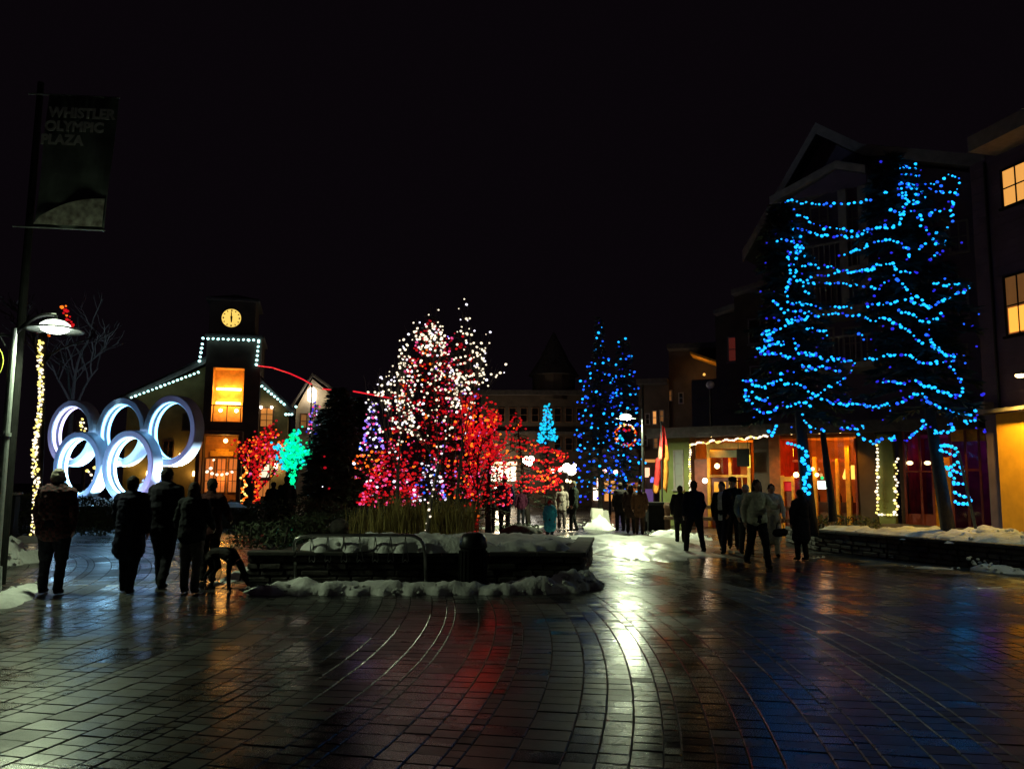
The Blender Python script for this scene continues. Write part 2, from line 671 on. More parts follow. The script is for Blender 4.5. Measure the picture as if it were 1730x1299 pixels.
# ridge of snow in front of the planter
pf = [G(408, 1000), G(480, 1000), G(600, 1000), G(720, 1000), G(830, 1000), G(930, 998), G(985, 990), G(1022, 990)]
mound('snow', pf, [.28, .42, .40, .36, .36, .42, .42, .2], [.08, .17, .16, .15, .15, .24, .27, .06], 4, lumps=200, seg=.045, rough=.20,
      label='grey green snow ridge along the foot of the central planter', cat='snow')
mound('snow', [G(-60, 960), G(-10, 950), G(30, 950), G(50, 944)], [.8, .8, .7, .3], [.5, .42, .30, .05], 8, lumps=50, label='lamp lit snow bank at the left edge of the plaza', cat='snow')
mound('snow', [G(-120, 1040), G(-20, 1020), G(20, 1005), G(55, 985)], [.5, .5, .4, .2], [.12, .1, .06, .03], 9, lumps=30, label='thin slush beside the man in the plaid jacket', cat='snow')
mound('snow', [G(20, 912), G(60, 914), G(95, 916)], [.5, .5, .3], [.12, .12, .03], 10, lumps=20, label='low snow patch behind the leftmost walker', cat='snow')
mound('snow', [G(360, 990), G(425, 968), G(440, 950)], [.12, .25, .1], [.04, .12, .03], 11, lumps=20, label='small snow heap between the dog and the planter', cat='snow')
mound('snow', [G(985, 893), G(1012, 893), G(1040, 893)], [.9, 1.1, .7], [.3, .42, .15], 12, lumps=20, label='pointed heap of ploughed snow near the middle of the plaza', cat='snow')
mound('snow', [G(1100, 902), G(1150, 906), G(1200, 912)], [.6, .6, .4], [.13, .16, .08], 13, lumps=80, label='crumbly snow edge below the wooden rail', cat='snow')
mound('snow', [G(1640, 962), G(1700, 966), G(1760, 972)], [.35, .4, .4], [.3, .12, .12], 14, lumps=50, label='snow piled against the right planter wall', cat='snow')
mound('snow', [G(1360, 942), G(1392, 942)], [.12, .12], [.04, .04], 15, lumps=8, label='scrap of snow on the paving before the right planter', cat='snow')
mound('snow', [G(1530, 958), G(1620, 962)], [.12, .14], [.05, .05], 16, lumps=14, label='narrow strip of slush along the right planter', cat='snow')
mound('snow', [G(820, 893), G(870, 890), G(920, 888)], [.8, .8, .5], [.06, .08, .04], 17, lumps=8, label='flat snow behind the boulder beyond the planter', cat='snow')

# trodden ice sheet
bm = bmesh.new()
outl = [G(905, 912), G(960, 904), G(1040, 903), G(1110, 905), G(1180, 912), G(1205, 924), G(1215, 940), G(1165, 946), G(1110, 950), G(1060, 945), G(1000, 937), G(978, 930), G(940, 926)]
cen = sum(outl, Vector()) / len(outl)
NA, NR = 90, 26
rows = []
for i in range(NR):
    f = (i + .0) / (NR - 1)
    row = []
    for j in range(NA):
        t = j / NA * len(outl)
        a, b = outl[int(t) % len(outl)], outl[(int(t) + 1) % len(outl)]
        p = cen.lerp(a.lerp(b, t - int(t)), f * (1 + .18 * noise.noise(Vector((j * .35, 0, 4)))))
        hgt = .045 * (1 - f ** 5) + .022 * noise.fractal(Vector((p.x * 1.8, p.y * .9, 7)), 1, 2, 5) * (1 - f ** 3) * 2
        row.append(bm.verts.new((p.x, p.y, max(.004, hgt + .006) if f < 1 else -.01)))
    rows.append(row)
for i in range(NR - 1):
    for j in range(NA):
        if i == 0:
            continue
        bm.faces.new((rows[i][j], rows[i + 1][j], rows[i + 1][(j + 1) % NA], rows[i][(j + 1) % NA]))
c0 = bm.verts.new((cen.x, cen.y, .05))
for j in range(NA): bm.faces.new((c0, rows[1][j], rows[1][(j + 1) % NA]))
bmesh.ops.recalc_face_normals(bm, faces=bm.faces)
tag(obj('trodden_snow', bm, 'ice', smooth=True), 'pale trodden ice sheet lit by the hanging street lamp', 'snow', None, 'stuff')


# ------------------------------------------------------------------ planters of dry stone
def stone_wall(root, p0, p1, h, thick, seed, courses=4, z0=0.0, inward=1, sw=(.22, .5)):
    """courses of separate stones with recessed joints, plus a backing core"""
    p0, p1 = Vector(p0), Vector(p1)
    d = p1 - p0; L = d.length; d.normalize()
    a = math.atan2(d.y, d.x)
    n = Vector((-d.y, d.x, 0)) * inward
    rnd = random.Random(seed)
    hc = h / courses
    for c in range(courses):
        s = 0 if c % 2 else -rnd.uniform(.05, .2)
        while s < L:
            w = rnd.uniform(*sw)
            s0, s1 = max(0, s), min(L, s + w)
            if s1 - s0 > .05:
                bm = bmesh.new()
                box(bm, (-(s1 - s0) / 2 + .008, (s1 - s0) / 2 - .008), (-.06, .06), (.006, hc - .008), bev=.018)
                for v in bm.verts: v.co += noise.noise_vector(v.co * 9 + Vector((s, c, seed))) * .012
                q = p0 + d * (s0 + s1) / 2 + n * (.055 + rnd.uniform(-.012, .012))
                obj('stone', bm, 'stone', root, Vector((q.x, q.y, z0 + c * hc)) - root.location, (0, 0, a))
            s += w
    bm = bmesh.new()
    e = p0 + n * (thick / 2 + .08)
    box(bm, (0.03, L - .03), (-thick / 2, thick / 2), (0, h - .01))
    obj('core', bm, 'base', root, Vector((e.x, e.y, z0)) - root.location, (0, 0, a))


PF0, PF1 = G(484, 984), G(978, 968)
PF0 = Vector((G(418, 984).x, 13.55, 0)); PF1 = Vector((G(978, 975).x, 13.9, 0))
PB0 = Vector((PF0.x - .1, 18.6, 0)); PB1 = Vector((PF1.x + .55, 17.9, 0))
pl = empty('stone_planter', PF0, 0, 'dark stone planter with snow, grass and lit trees behind the bike rack', 'planter')
stone_wall(pl, PF0, PF1, .44, .22, 1)
stone_wall(pl, PF1, PB1, .44, .22, 2)
bm = bmesh.new()
prism(bm, [(0, 0), (1, 0), (1, 1), (0, 1)], 0, 1)
bm.free()


def coping(root, p0, p1, w, z, seed, n=1, over=.04, inward=1):
    p0, p1 = Vector(p0), Vector(p1)
    d = p1 - p0; L = d.length; d.normalize(); a = math.atan2(d.y, d.x)
    nn = Vector((-d.y, d.x, 0)) * inward
    m = max(1, int(L / .75))
    for i in range(m):
        bm = bmesh.new()
        box(bm, (-L / m / 2 + .006, L / m / 2 - .006), (-w / 2, w / 2), (0, .07), bev=.012)
        q = p0 + d * (i + .5) * L / m + nn * (w / 2 - over)
        obj('coping_stone', bm, 'cap', root, Vector((q.x, q.y, z)) - root.location, (0, 0, a))


coping(pl, PF0, PF1, .36, .442, 1)
coping(pl, PF1, PB1, .36, .442, 2)
bm = bmesh.new()
vv = [bm.verts.new((p - PF0).to_tuple()[:2] + (.46,)) for p in (PF0 + Vector((.3, .3, 0)), PF1 + Vector((-.3, .3, 0)), PB1 + Vector((-.3, -.1, 0)), PB0 + Vector((.3, -.1, 0)))]
bm.faces.new(vv)
obj('soil', bm, 'base', pl)
# snow lying in the planter
mound('snow', [(PF0.x + .75, 14.1, .5), (-1.6, 14.12, .5), (-.9, 14.15, .5), (-.3, 14.25, .5), (.3, 14.5, .5), (PF1.x - .2, 14.75, .5)], [.5, .55, .5, .45, .45, .45], [.22, .27, .25, .12, .14, .15], 21, lumps=30, seg=.06, rough=.16,
      label='soft snow lying along the front of the central planter', cat='snow', z0=0.0)
mound('snow', [(-2.2, 16.2, .5), (-1.2, 16.4, .5), (-.3, 16.3, .5), (.6, 16.6, .5), (1.3, 16.6, .5)], [.6, 1.2, 1.3, 1.2, .6], [.08, .12, .16, .12, .06], 22, lumps=20, seg=.08, rough=.18,
      label='snow around the tree trunks at the back of the planter', cat='snow', z0=0.0)

# right planter
QF = [G(1378, 930), G(1500, 944), G(1620, 957), G(1760, 972)]
QF = [Vector((QF[0].x, QF[0].y, 0)), Vector((QF[1].x, QF[1].y, 0)), Vector((QF[2].x, QF[2].y, 0)), Vector((QF[3].x, QF[3].y, 0))]
pr = empty('stone_planter', QF[0], 0, 'long low stone planter under the big blue lit trees', 'planter')
for i in range(3): stone_wall(pr, QF[i], QF[i + 1], .46, .25, 30 + i, courses=4)
stone_wall(pr, QF[0] + Vector((.35, 3.4, 0)), QF[0], .46, .25, 34, courses=4)
for i in range(3): coping(pr, QF[i], QF[i + 1], .36, .462, 30 + i)
bm = bmesh.new()
pts = [QF[0] + Vector((.3, .4, 0)), QF[1] + Vector((.3, .4, 0)), QF[2] + Vector((.3, .4, 0)), QF[3] + Vector((.3, .4, 0)), QF[3] + Vector((4, 6, 0)), QF[0] + Vector((5, 6, 0)), QF[0] + Vector((.5, 3.4, 0))]
bm.faces.new([bm.verts.new((p - QF[0]).to_tuple()[:2] + (.44,)) for p in pts])
obj('soil', bm, 'base', pr)
mound('snow', [QF[0] + Vector((.7, .9, .47)), QF[1] + Vector((.6, .9, .47)), QF[2] + Vector((.7, 1.0, .47)), QF[3] + Vector((.5, .9, .47))], [.6, .85, 1.0, 1.0], [.13, .13, .15, .22], 31, lumps=60, seg=.08, rough=.22,
      label='grey pink snow heaped on the right planter', cat='snow', z0=0.0)
mound('snow', [QF[1] + Vector((1.2, 2.6, .47)), QF[2] + Vector((1.2, 2.4, .47)), QF[3] + Vector((1.2, 2.4, .47))], [.9, 1.0, 1.0], [.12, .14, .30], 32, lumps=60, seg=.12,
      label='farther snow bank between planter and shopfront', cat='snow', z0=0.0)

# low wall and ledge in front of the rings
WF0, WF1 = Vector((-16.5, 29.0, 0)), Vector((-8.9, 29.0, 0))
wl = empty('stone_terrace', WF0, 0, 'low dark stone terrace wall in front of the glowing rings', 'wall')
stone_wall(wl, WF0, WF1, .72, .3, 40, courses=3, sw=(.4, .8))
bm = bmesh.new()
box(bm, (.1, 7.4), (.45, 5.4), (0, .62))
obj('ledge', bm, 'cap', wl)
mound('snow', [(-16.3, 30.4, .62), (-13.6, 30.0, .62), (-10.6, 29.8, .62), (-9.2, 29.8, .62)], [.7, .7, .6, .3], [.3, .34, .22, .1], 41, lumps=60, label='snow on the terrace at the feet of the rings', cat='snow', z0=0.0)

# ------------------------------------------------------------------ glowing rings
RO = Vector((-14.5, 30.0, 0))
ring_root = empty('ring_sculpture', Vector((RO.x, RO.y, .62)), R(-25), 'five interlocked white rings glowing blue and cyan on the terrace', 'sculpture')
ring_glow = emit('glow_band_cyan', (.22, .58, 1.0), 4.5)
ring_glow2 = emit('glow_band_lilac', (.62, .56, 1.0), 3.2)
ring_glow3 = emit('glow_band_ice', (.38, .75, 1.0), 8)


def ring_mesh(Ro, Rf, D, seg=72):
    """square section band: outer radius Ro, face width Rf, depth D; a groove runs round the inside"""
    bm = bmesh.new()
    Ri = Ro - Rf
    prof = [(Ro - .03, -D / 2), (Ro, -D / 2 + .03), (Ro, D / 2 - .03), (Ro - .03, D / 2), (Ri + .03, D / 2), (Ri, D / 2 - .03),
            (Ri, .05), (Ri + .06, .045), (Ri + .06, -.045), (Ri, -.05), (Ri, -D / 2 + .03), (Ri + .03, -D / 2)]
    rings = []
    for k in range(seg):
        a = 2 * PI * k / seg
        rings.append([bm.verts.new((q[0] * math.cos(a), q[1], q[0] * math.sin(a))) for q in prof])
    n = len(prof)
    for k in range(seg):
        for j in range(n):
            bm.faces.new((rings[k][j], rings[k][(j + 1) % n], rings[(k + 1) % seg][(j + 1) % n], rings[(k + 1) % seg][j]))
    bmesh.ops.recalc_face_normals(bm, faces=bm.faces)
    me = bpy.data.meshes.new('ring')
    bm.to_mesh(me); bm.free()
    me.materials.append(M['ring']); me.shade_smooth()
    try:
        me.set_sharp_from_angle(angle=R(35))
    except Exception:
        pass
    return me


def strip_mesh(Ri, a0, a1, m, seg=48):  # glowing bands beside the groove stand in for light on the inner faces
    bm = bmesh.new()
    prev = None
    for k in range(seg + 1):
        a = R(a0 + (a1 - a0) * k / seg)
        q = [bm.verts.new((Ri * math.cos(a), y, Ri * math.sin(a))) for y in (-.19, -.07, .07, .19)]
        if prev: bm.faces.new((prev[0], prev[1], q[1], q[0])); bm.faces.new((prev[2], prev[3], q[3], q[2]))
        prev = q
    me = bpy.data.meshes.new('glow_band')
    bm.to_mesh(me); bm.free()
    me.materials.append(m)
    return me


RD = 1.27
rm = ring_mesh(RD, .25, .46)
tops = [(-2.70, 0), (0, 0), (2.48, 0), (-1.36, -1.27), (1.26, -1.27)]
zc = 3.40
for i, (u, dz) in enumerate(tops):
    # the lower pair stands a touch nearer, so the bands pass each other like links
    o = link('ring', rm, ring_root, (u, -.30 if i > 2 else .34, zc + dz - .62))
    s = link('glow_band', strip_mesh(RD - .256, 0, 360, [ring_glow2, ring_glow, ring_glow, ring_glow3, ring_glow3][i]), o, (0, 0, 0))
for i, (u, y, p, col, ax) in enumerate([(-2.3, .1, 1200, (.35, .75, 1), -18), (0.0, -.25, 4800, (.5, .88, 1), 0), (2.9, .5, 2400, (.55, .8, 1), 14), (-3.9, -.2, 400, (.7, .5, 1), -30), (1.3, -.35, 400, (.7, .75, 1), 5), (-1.4, -1.5, 200, (.26, .50, 1), 0), (1.0, -1.5, 200, (.32, .60, 1), 0), (2.6, -1.5, 130, (.5, .45, 1), 0)]):  # the last three, set forward, are added fill to brighten the ring faces
    bm = B(((-.16, .16), (-.12, .12), (0, .14)), bev=.02)
    f = obj('flood_or_fill_light', bm, 'darkmetal', ring_root, (u, y, .0 if i else .15))
    bm = B(((-.13, .13), (-.09, .09), (.141, .146)))
    obj('lens', bm, ring_glow3, f)
    lamp('flood_or_fill_beam', (0, 0, .2), p, col, f, size=.12, kind='SPOT', rot=(PI - (R(38) if y < -1 else 0), R(ax), 0), spot=120, blend=.6)


# ------------------------------------------------------------------ street lamps
lens_m = emit('lamp_lens', (.9, 1.0, .8), 30)
dome_m = emit('lamp_dome', (.88, 1.0, .86), 3.0)
lens_m2 = emit('lamp_lens_mild', (.88, 1.0, .7), 330)


def street_lamp(base, head, h_pole, label, power, col, arm_z, lens=lens_m, spot=150, pole_m='greymetal', r=.058, up=1.5):
    """pole at base, a saucer head hung at head"""
    base = Vector(base); head = Vector(head)
    t = empty('street_lamp', base, 0, label, 'street lamp', 'street lamps round the plaza')
    bm = bmesh.new()
    tube(bm, [(0, 0, 0), (0, 0, .35)], [r * 1.9, r * 1.7], 12)
    tube(bm, [(0, 0, .35), (0, 0, h_pole)], [r * 1.1, r * .8], 12)
    tube(bm, [(0, 0, h_pole * .58), (0, 0, h_pole * .58 + .05)], r * 1.25, 12)
    obj('pole', bm, pole_m, t, smooth=False)
    d = head - base
    bm = bmesh.new()
    pts = []
    for i in range(9):
        s = i / 8
        pts.append((d.x * s, d.y * s, arm_z + (d.z + .22 - arm_z) * s + .12 * math.sin(PI * s)))
    tube(bm, pts, .028, 8)
    tube(bm, [pts[-1], (d.x, d.y, d.z + .151)], .03, 8)
    obj('arm', bm, 'darkmetal', t)
    bm = bmesh.new()
    lathe(bm, [(.05, .06), (.10, .055), (.20, .045), (.38, .005), (.42, -.02), (.415, -.03), (.37, -.012), (.2, .03), (.05, .05)], (d.x, d.y, d.z), 28)
    sh = obj('lamp_shade', bm, 'greymetal', t, smooth=True)
    bm = bmesh.new()
    lathe(bm, [(.02, -.075), (.11, -.06), (.19, -.02), (.2, .01), (.1, .02)], (d.x, d.y, d.z), 24)
    obj('lens', bm, lens, t, smooth=True)
    bm = bmesh.new()
    lathe(bm, [(.235, .03), (.21, .075), (.14, .125), (.06, .145), (.01, .15)], (d.x, d.y, d.z), 24)
    obj('glass_dome', bm, dome_m, t, smooth=True)
    lamp('dome_glow', (d.x, d.y, d.z + .3), up, col, t, size=.12)
    lamp('lamp_beam', (d.x, d.y, d.z - .12), power, col, t, size=.16, kind='SPOT', spot=spot, blend=.35)
    return t


LH = AY(93, 556, 12.6)
LP = on_ground(3, 12.4)
lamp_l = street_lamp(LP, LH, AY(30, 555, 12.4).z, 'tall pale lamp post beside the left snow bank', 360, (.80, 1.0, .60), AY(30, 566, 12.4).z, spot=168, up=12)
RHd = AY(1057, 706, 29.3)
RP = on_ground(1087, 29.4)
lamp_r = street_lamp(RP, RHd, AY(1087, 650, 29.4).z, 'dark lamp post with a fairy light wreath under its head', 1700, (.86, 1.0, .58), AY(1087, 690, 29.4).z, lens_m2, spot=171, pole_m='darkmetal', r=.06)
# another of the plaza's posts, just past the right edge of the view
street_lamp((11.9, 13.6, 0), (11.1, 13.9, 4.1), 4.3, 'street lamp beyond the right end of the stone planter', 70, (.86, 1.0, .6), 4.1, spot=160)

# round hanging sign on the left post
sg = empty('hanging_sign', LP + Vector((-.5, 0, 0)), 0, 'round yellow green sign hanging from the left lamp post', 'sign')
c = AY(-32, 612, 12.4) - sg.location
bm = bmesh.new()
for (r0, y0, y1) in ((.34, -.012, .012),):
    a = [bm.verts.new((c.x + r0 * math.cos(2 * PI * k / 32), y0, c.z + r0 * math.sin(2 * PI * k / 32))) for k in range(32)]
    b = [bm.verts.new((v.co.x, y1, v.co.z)) for v in a]
    bm.faces.new(a); bm.faces.new(b[::-1])
    for k in range(32): bm.faces.new((a[k], b[k], b[(k + 1) % 32], a[(k + 1) % 32]))
bmesh.ops.recalc_face_normals(bm, faces=bm.faces)
obj('sign_disc', bm, mat('lime_enamel', (.55, .6, .08), .4), sg)
bm = bmesh.new()
pole_x = AY(24, 566, 12.4).x - sg.location.x
tube(bm, [(pole_x, 0, AY(24, 568, 12.4).z), (pole_x - .55, 0, AY(24, 562, 12.4).z)], .022, 8)
tube(bm, [(pole_x - .22, 0, AY(24, 568, 12.4).z), (pole_x - .12, 0, AY(24, 585, 12.4).z), (pole_x - .06, 0, AY(24, 592, 12.4).z), (pole_x - .03, 0, AY(24, 586, 12.4).z)], .012, 6)
for s in (-.18, .18):
    tube(bm, [(c.x + s, 0, c.z + .28), (c.x + s, 0, AY(24, 562, 12.4).z)], .008, 5)
obj('bracket', bm, 'greymetal', sg)

# banner on its own tall dark mast
BY = 13.0
bp_ = on_ground(6, BY)
bn = empty('street_banner', bp_, 0, 'tall dark plaza banner with pale block lettering and a rock picture', 'banner')
tl, br, bl = AY(74, 160, BY), AY(178, 392, BY), AY(57, 384, BY)
ang = math.atan2((br - bl).z, (br - bl).x)
W_ = (br - bl).length * .98
H_ = tl.z - bl.z
ban_m = mat('banner_cloth', (.16, .19, .17), .85, ns=3, amt=.4)
ori = bl - bp_
bm = bmesh.new()
NX, NZ = 12, 20
V = [[bm.verts.new((W_ * i / NX, .02 * math.sin(i * .8 + j * .3), H_ * j / NZ)) for i in range(NX + 1)] for j in range(NZ + 1)]
for j in range(NZ):
    for i in range(NX): bm.faces.new((V[j][i], V[j][i + 1], V[j + 1][i + 1], V[j + 1][i]))
g_ = bmesh.ops.extrude_face_region(bm, geom=bm.faces[:])
for v in g_['geom']:
    if isinstance(v, bmesh.types.BMVert): v.co.y += .006
bmesh.ops.recalc_face_normals(bm, faces=bm.faces)
tilt = (0, R(2.2), 0)
cl = obj('banner_cloth', bm, ban_m, bn, ori, tilt)
# picture of a rock at the foot of the banner
bm = bmesh.new()
poly = [(0.0, .05), (W_ - .03, .05), (W_ - .03, H_ * .23)] + [(W_ * (1 - s) * .95, H_ * (.05 + .18 * (1 - s) ** 1.0 + .05 * math.sin(s * 3.1))) for s in [q / 12 for q in range(1, 12)]]
prism(bm, poly, -.031, -.027)
obj('rock_print', bm, mat('printed_rock', (.8, .66, .52), .9, ns=9, amt=.6), bn, ori, tilt)
bm = bmesh.new()
for z in (0, H_): tube(bm, [(-.35, 0, z), (W_ + .02, 0, z)], .014, 6)
obj('banner_arm', bm, 'greymetal', bn, ori, tilt)
bm = bmesh.new()
tube(bm, [(0, .12, 0), (0, .12, 8.3)], [.08, .05], 10)
obj('mast', bm, 'black', bn)


def text(s, size, m, parent, loc, rot, ext=.003, align='LEFT', bold=0.0, font=None, name='lettering'):
    c = bpy.data.curves.new(name, 'FONT')
    c.body = s; c.size = size; c.extrude = ext; c.align_x = align; c.offset = bold
    o = bpy.data.objects.new(name, c)
    COL.objects.link(o)
    dg = bpy.context.evaluated_depsgraph_get()
    me = bpy.data.meshes.new_from_object(o.evaluated_get(dg))
    bpy.data.objects.remove(o)
    me.name = name
    me.materials.clear(); me.materials.append(M[m] if isinstance(m, str) else m)
    return link(name, me, parent, loc, rot)


let_m = mat('banner_lettering', (.85, .82, .75), .8, ns=6, amt=.3)
for i, w_ in enumerate(('WHISTLER', 'OLYMPIC', 'PLAZA')):
    L = text(w_, .235, let_m, bn, ori + Vector((.02 + .10 * (2 - i) * .5, -.04, H_ - .40 - i * .235)), (PI / 2, R(2.2), 0), bold=.011)

# ------------------------------------------------------------------ bike rack
rk = empty('bike_rack', G(500, 985), 0, 'bent steel tube bicycle rack in front of the central planter', 'bike rack')
k0 = rk.location.copy()
YR = k0.y
p = lambda x, y: AY(x, y, YR) - k0
bm = bmesh.new()
pts = [p(500, 992), p(498, 940), p(497, 918), p(500, 911), p(508, 907), p(525, 905), p(600, 904), p(690, 904), p(702, 906), p(711, 912), p(716, 922), p(718, 940), p(720, 996)]
tube(bm, pts, .028, 12)
obj('tube_frame', bm, 'steel', rk, smooth=True)
bm = bmesh.new()
for x in (500, 720):
    q = p(x, 992)
    lathe(bm, [(.07, -.0), (.07, .012), (.03, .02)], (q.x, q.y, 0), 14)
obj('foot_plate', bm, 'steel', rk)
for x in (527, 554, 581, 608, 634, 660, 685):
    bm = bmesh.new()
    a = p(x, 905); b1 = p(x - 5, 946); b2 = p(x + 5, 946)
    tube(bm, [a, b1, b1 + Vector((.01, -.02, -.03)), (b1 + b2) / 2 + Vector((0, -.03, .01)), b2 + Vector((-.01, -.02, -.03)), b2, a], .0075, 6)
    obj('wheel_holder', bm, 'steel', rk)

# ------------------------------------------------------------------ round topped bin
bn2 = empty('litter_bin', on_ground(801, 13.0), 0, 'dark round litter bin with a domed lid before the planter', 'bin')
bm = bmesh.new(); lathe(bm, [(.19, 0), (.20, .03), (.205, .6), (.195, .64)], seg=28)
obj('barrel', bm, 'black', bn2, smooth=False)
for kk in range(20):
    a = 2 * PI * kk / 20
    bm = B(((-.02, .02), (-.008, .008), (.05, .6)))
    obj('slat', bm, 'black', bn2, (.215 * math.cos(a), .215 * math.sin(a), 0), (0, 0, a + PI / 2))
bm = bmesh.new(); lathe(bm, [(.215, .64), (.22, .68), (.20, .80), (.15, .86), (.07, .885), (.01, .89)], seg=28)
obj('lid', bm, 'darkmetal', bn2, smooth=True)

# distant bin and rail
b3 = empty('litter_bin', G(1107, 897), 0, 'square dark litter bin beside the wooden rail', 'bin')
bm = B(((-.3, .3), (-.3, .3), (0, .9)), bev=.02); obj('barrel', bm, 'black', b3)
bm = B(((-.34, .34), (-.34, .34), (.95, 1.03)), ((-.27, .27), (-.27, .27), (.9, .95)), bev=.01); obj('lid', bm, 'darkmetal', b3)
fc = Face(G(1128, 898).x, G(1128, 898).y, -20)
rl = empty('wooden_rail', fc.o, fc.a, 'dark two bar wooden rail in front of the green corner', 'fence')
for i in range(5):
    bm = B(((-.09, .09), (-.09, .09), (0, 1.02)), bev=.01); obj('post', bm, 'timber', rl, (i * 1.15, 0, 0))
for z in (.42, .82):
    bm = B(((-.1, 4.7), (-.045, .045), (z, z + .13)), bev=.01); obj('rail', bm, 'timber', rl, (0, -.137, 0))

# boulders
for (px, py, s, lab, sc) in ((884, 907, .42, 'dark boulder behind the planter beside the small child', (1.5, 1, .55)), (668, 897, .2, 'small round stone in the planter grass', (1, 1, .8)),
                             (573, 902, .22, 'mossy round stone left of the planter grass', (1, 1, .9))):
    bm = bmesh.new()
    ico(bm, (0, 0, 0), s, 4, 0, sc)
    for v in bm.verts: v.co *= 1 + .25 * noise.fractal(v.co * 2.2 + Vector((px, 0, 0)), 1, 2, 4)
    zz = .5 if s < .3 else 0
    q = G(px, py, zz)
    tag(obj('boulder', bm, 'stone', None, q + Vector((0, 0, s * sc[2] * .6)), smooth=True), lab, 'boulder')

# ------------------------------------------------------------------ windows and walls
glow_w = emit('lit_blind_warm', (1, .44, .09), .85)
glow_d = emit('lit_blind_dim', (1, .42, .12), .10)
glow_s = emit('shop_light_white', (1, .86, .62), 3.5)
glow_o = emit('lamp_globe_warm', (1, .66, .25), 9)
glow_w2 = emit('lamp_globe_white', (1, .9, .7), 12)


def window(root, u0, u1, z0, z1, d=0.0, lit=None, frame='trim', nx=2, nz=2, fw=.07, depth=.12, sill=True, nested=None):
    """frame standing proud of the wall, muntins, pane set back; returns the frame"""
    bm = bmesh.new()
    y0, y1 = d - .05, d + .02
    box(bm, (u0 - fw, u1 + fw), (y0, y1), (z1, z1 + fw)); box(bm, (u0 - fw, u1 + fw), (y0, y1), (z0 - fw, z0))
    box(bm, (u0 - fw, u0), (y0, y1), (z0, z1)); box(bm, (u1, u1 + fw), (y0, y1), (z0, z1))
    f = obj('window', bm, frame, nested or root)
    bm = bmesh.new()
    for i in range(1, nx):
        x = u0 + (u1 - u0) * i / nx
        box(bm, (x - fw * .3, x + fw * .3), (d - .035, d - .012), (z0, z1))
    for i in range(1, nz):
        z = z0 + (z1 - z0) * i / nz
        box(bm, (u0, u1), (d - .033, d - .014), (z - fw * .3, z + fw * .3))
    if nx > 1 or nz > 1: obj('glazing_bar', bm, frame, f)
    bm = B(((u0, u1), (d - .011, d - .006), (z0, z1)))
    obj('pane', bm, lit or GLASS, f)
    if sill:
        bm = B(((u0 - fw * 1.5, u1 + fw * 1.5), (d - .14, d - .051), (z0 - fw - .05, z0 - fw + .01)))
        obj('sill', bm, frame, f)
    return f


def cladding(root, u0, u1, z0, z1, d, m, step=.22, th=.02):
    """lap siding boards; joined, they are a pixel or two high here"""
    bm = bmesh.new()
    z = z0
    while z < z1 - .02:
        zz = min(z + step, z1)
        vs = [bm.verts.new(q) for q in ((u0, d - th, z + .004), (u1, d - th, z + .004), (u1, d - .004, zz), (u0, d - .004, zz), (u0, d, z + .004), (u1, d, z + .004))]
        bm.faces.new(vs[:4]); bm.faces.new((vs[0], vs[4], vs[5], vs[1]))
        z = zz
    return obj('siding', bm, m, root, kind='stuff')


def slab_between(bm, a, b, y0, y1, t):
    """roof slab in the u,z plane between a and b, thickness t upward, from y0 to y1"""
    prism(bm, [a, b, (b[0], b[1] + t), (a[0], a[1] + t)], y0, y1)


# ================================================================== clock tower hall
FT = Face((391 - 865) / 1380 * 55, 55, 14)
T = lambda x, y, d=0.0: FT.uz(x, y, d)
ct = empty('clock_tower_hall', FT.o, FT.a, 'gabled hall with a lit clock tower and a glowing lantern window', 'building')
u0 = T(343, 700, -1.2)[0]; u1 = T(437, 700, -1.2)[0]
zt = T(390, 570, -1.2)[1]
zc0 = T(390, 508, -1.2)[1]
# gable wall
eL = T(216, 676); eR = T(487, 693)
pkL = T(345, 620); pkR = T(432, 634)
bm = bmesh.new()
prism(bm, [(eL[0], 0), (eR[0], 0), (eR[0], eR[1]), pkR, ((pkL[0] + pkR[0]) / 2, pkL[1] + .9), pkL, (eL[0], eL[1])], 0, .4)
obj('wall', bm, 'wall_ochre', ct)
bm = B(((eL[0], eL[0] + .4), (.4, 9), (0, eL[1])), ((eR[0] - .4, eR[0]), (.4, 9), (0, eR[1])))
obj('side_wall', bm, 'wall_ochre', ct)
bm = bmesh.new()
pk = ((pkL[0] + pkR[0]) / 2, pkL[1] + 1.2)
slab_between(bm, (eL[0] - .5, eL[1] - .12), pk, -.9, 9, .22)
slab_between(bm, pk, (eR[0] + .4, eR[1] - .2), -.9, 9, .22)
obj('roof', bm, 'roof', ct)
bm = bmesh.new()
slab_between(bm, (eL[0] - .5, eL[1] - .38), (pk[0], pk[1] - .26), -.98, -.905, .3)
slab_between(bm, (pk[0], pk[1] - .26), (eR[0] + .4, eR[1] - .46), -.98, -.905, .3)
obj('bargeboard', bm, 'trim', ct)
# tower: lower shaft in four piers round the lantern opening
lz0 = T(390, 713, -1.2)[1]; lz1 = T(390, 621, -1.2)[1]; la = T(356, 700, -1.2)[0]; lb = T(410, 700, -1.2)[0]
pz1 = T(390, 736, -1.2)[1]; pz0 = T(390, 768, -1.2)[1]
pa = T(342, 780, -1.2)[0]; pb = T(402, 780, -1.2)[0]
bm = bmesh.new()
y0, y1 = -1.2, -.01
box(bm, (u0, la), (y0, y1), (pz1, zt)); box(bm, (lb, u1), (y0, y1), (pz1, zt))
box(bm, (la, lb), (y0, y1), (lz1, zt)); box(bm, (la, lb), (y0, y1), (pz1, lz0))
box(bm, (u0, pa + .02), (y0, y1), (0, pz1)); box(bm, (pb, u1), (y0, y1), (0, pz1))
obj('tower_shaft', bm, 'wall_dark', ct)
bm = B(((u0, u1), (.41, 3.2), (lz0, zt)))
obj('tower_core', bm, 'wall_dark', ct)
cu0 = T(353, 540, -1.2)[0]; cu1 = T(431, 540, -1.2)[0]
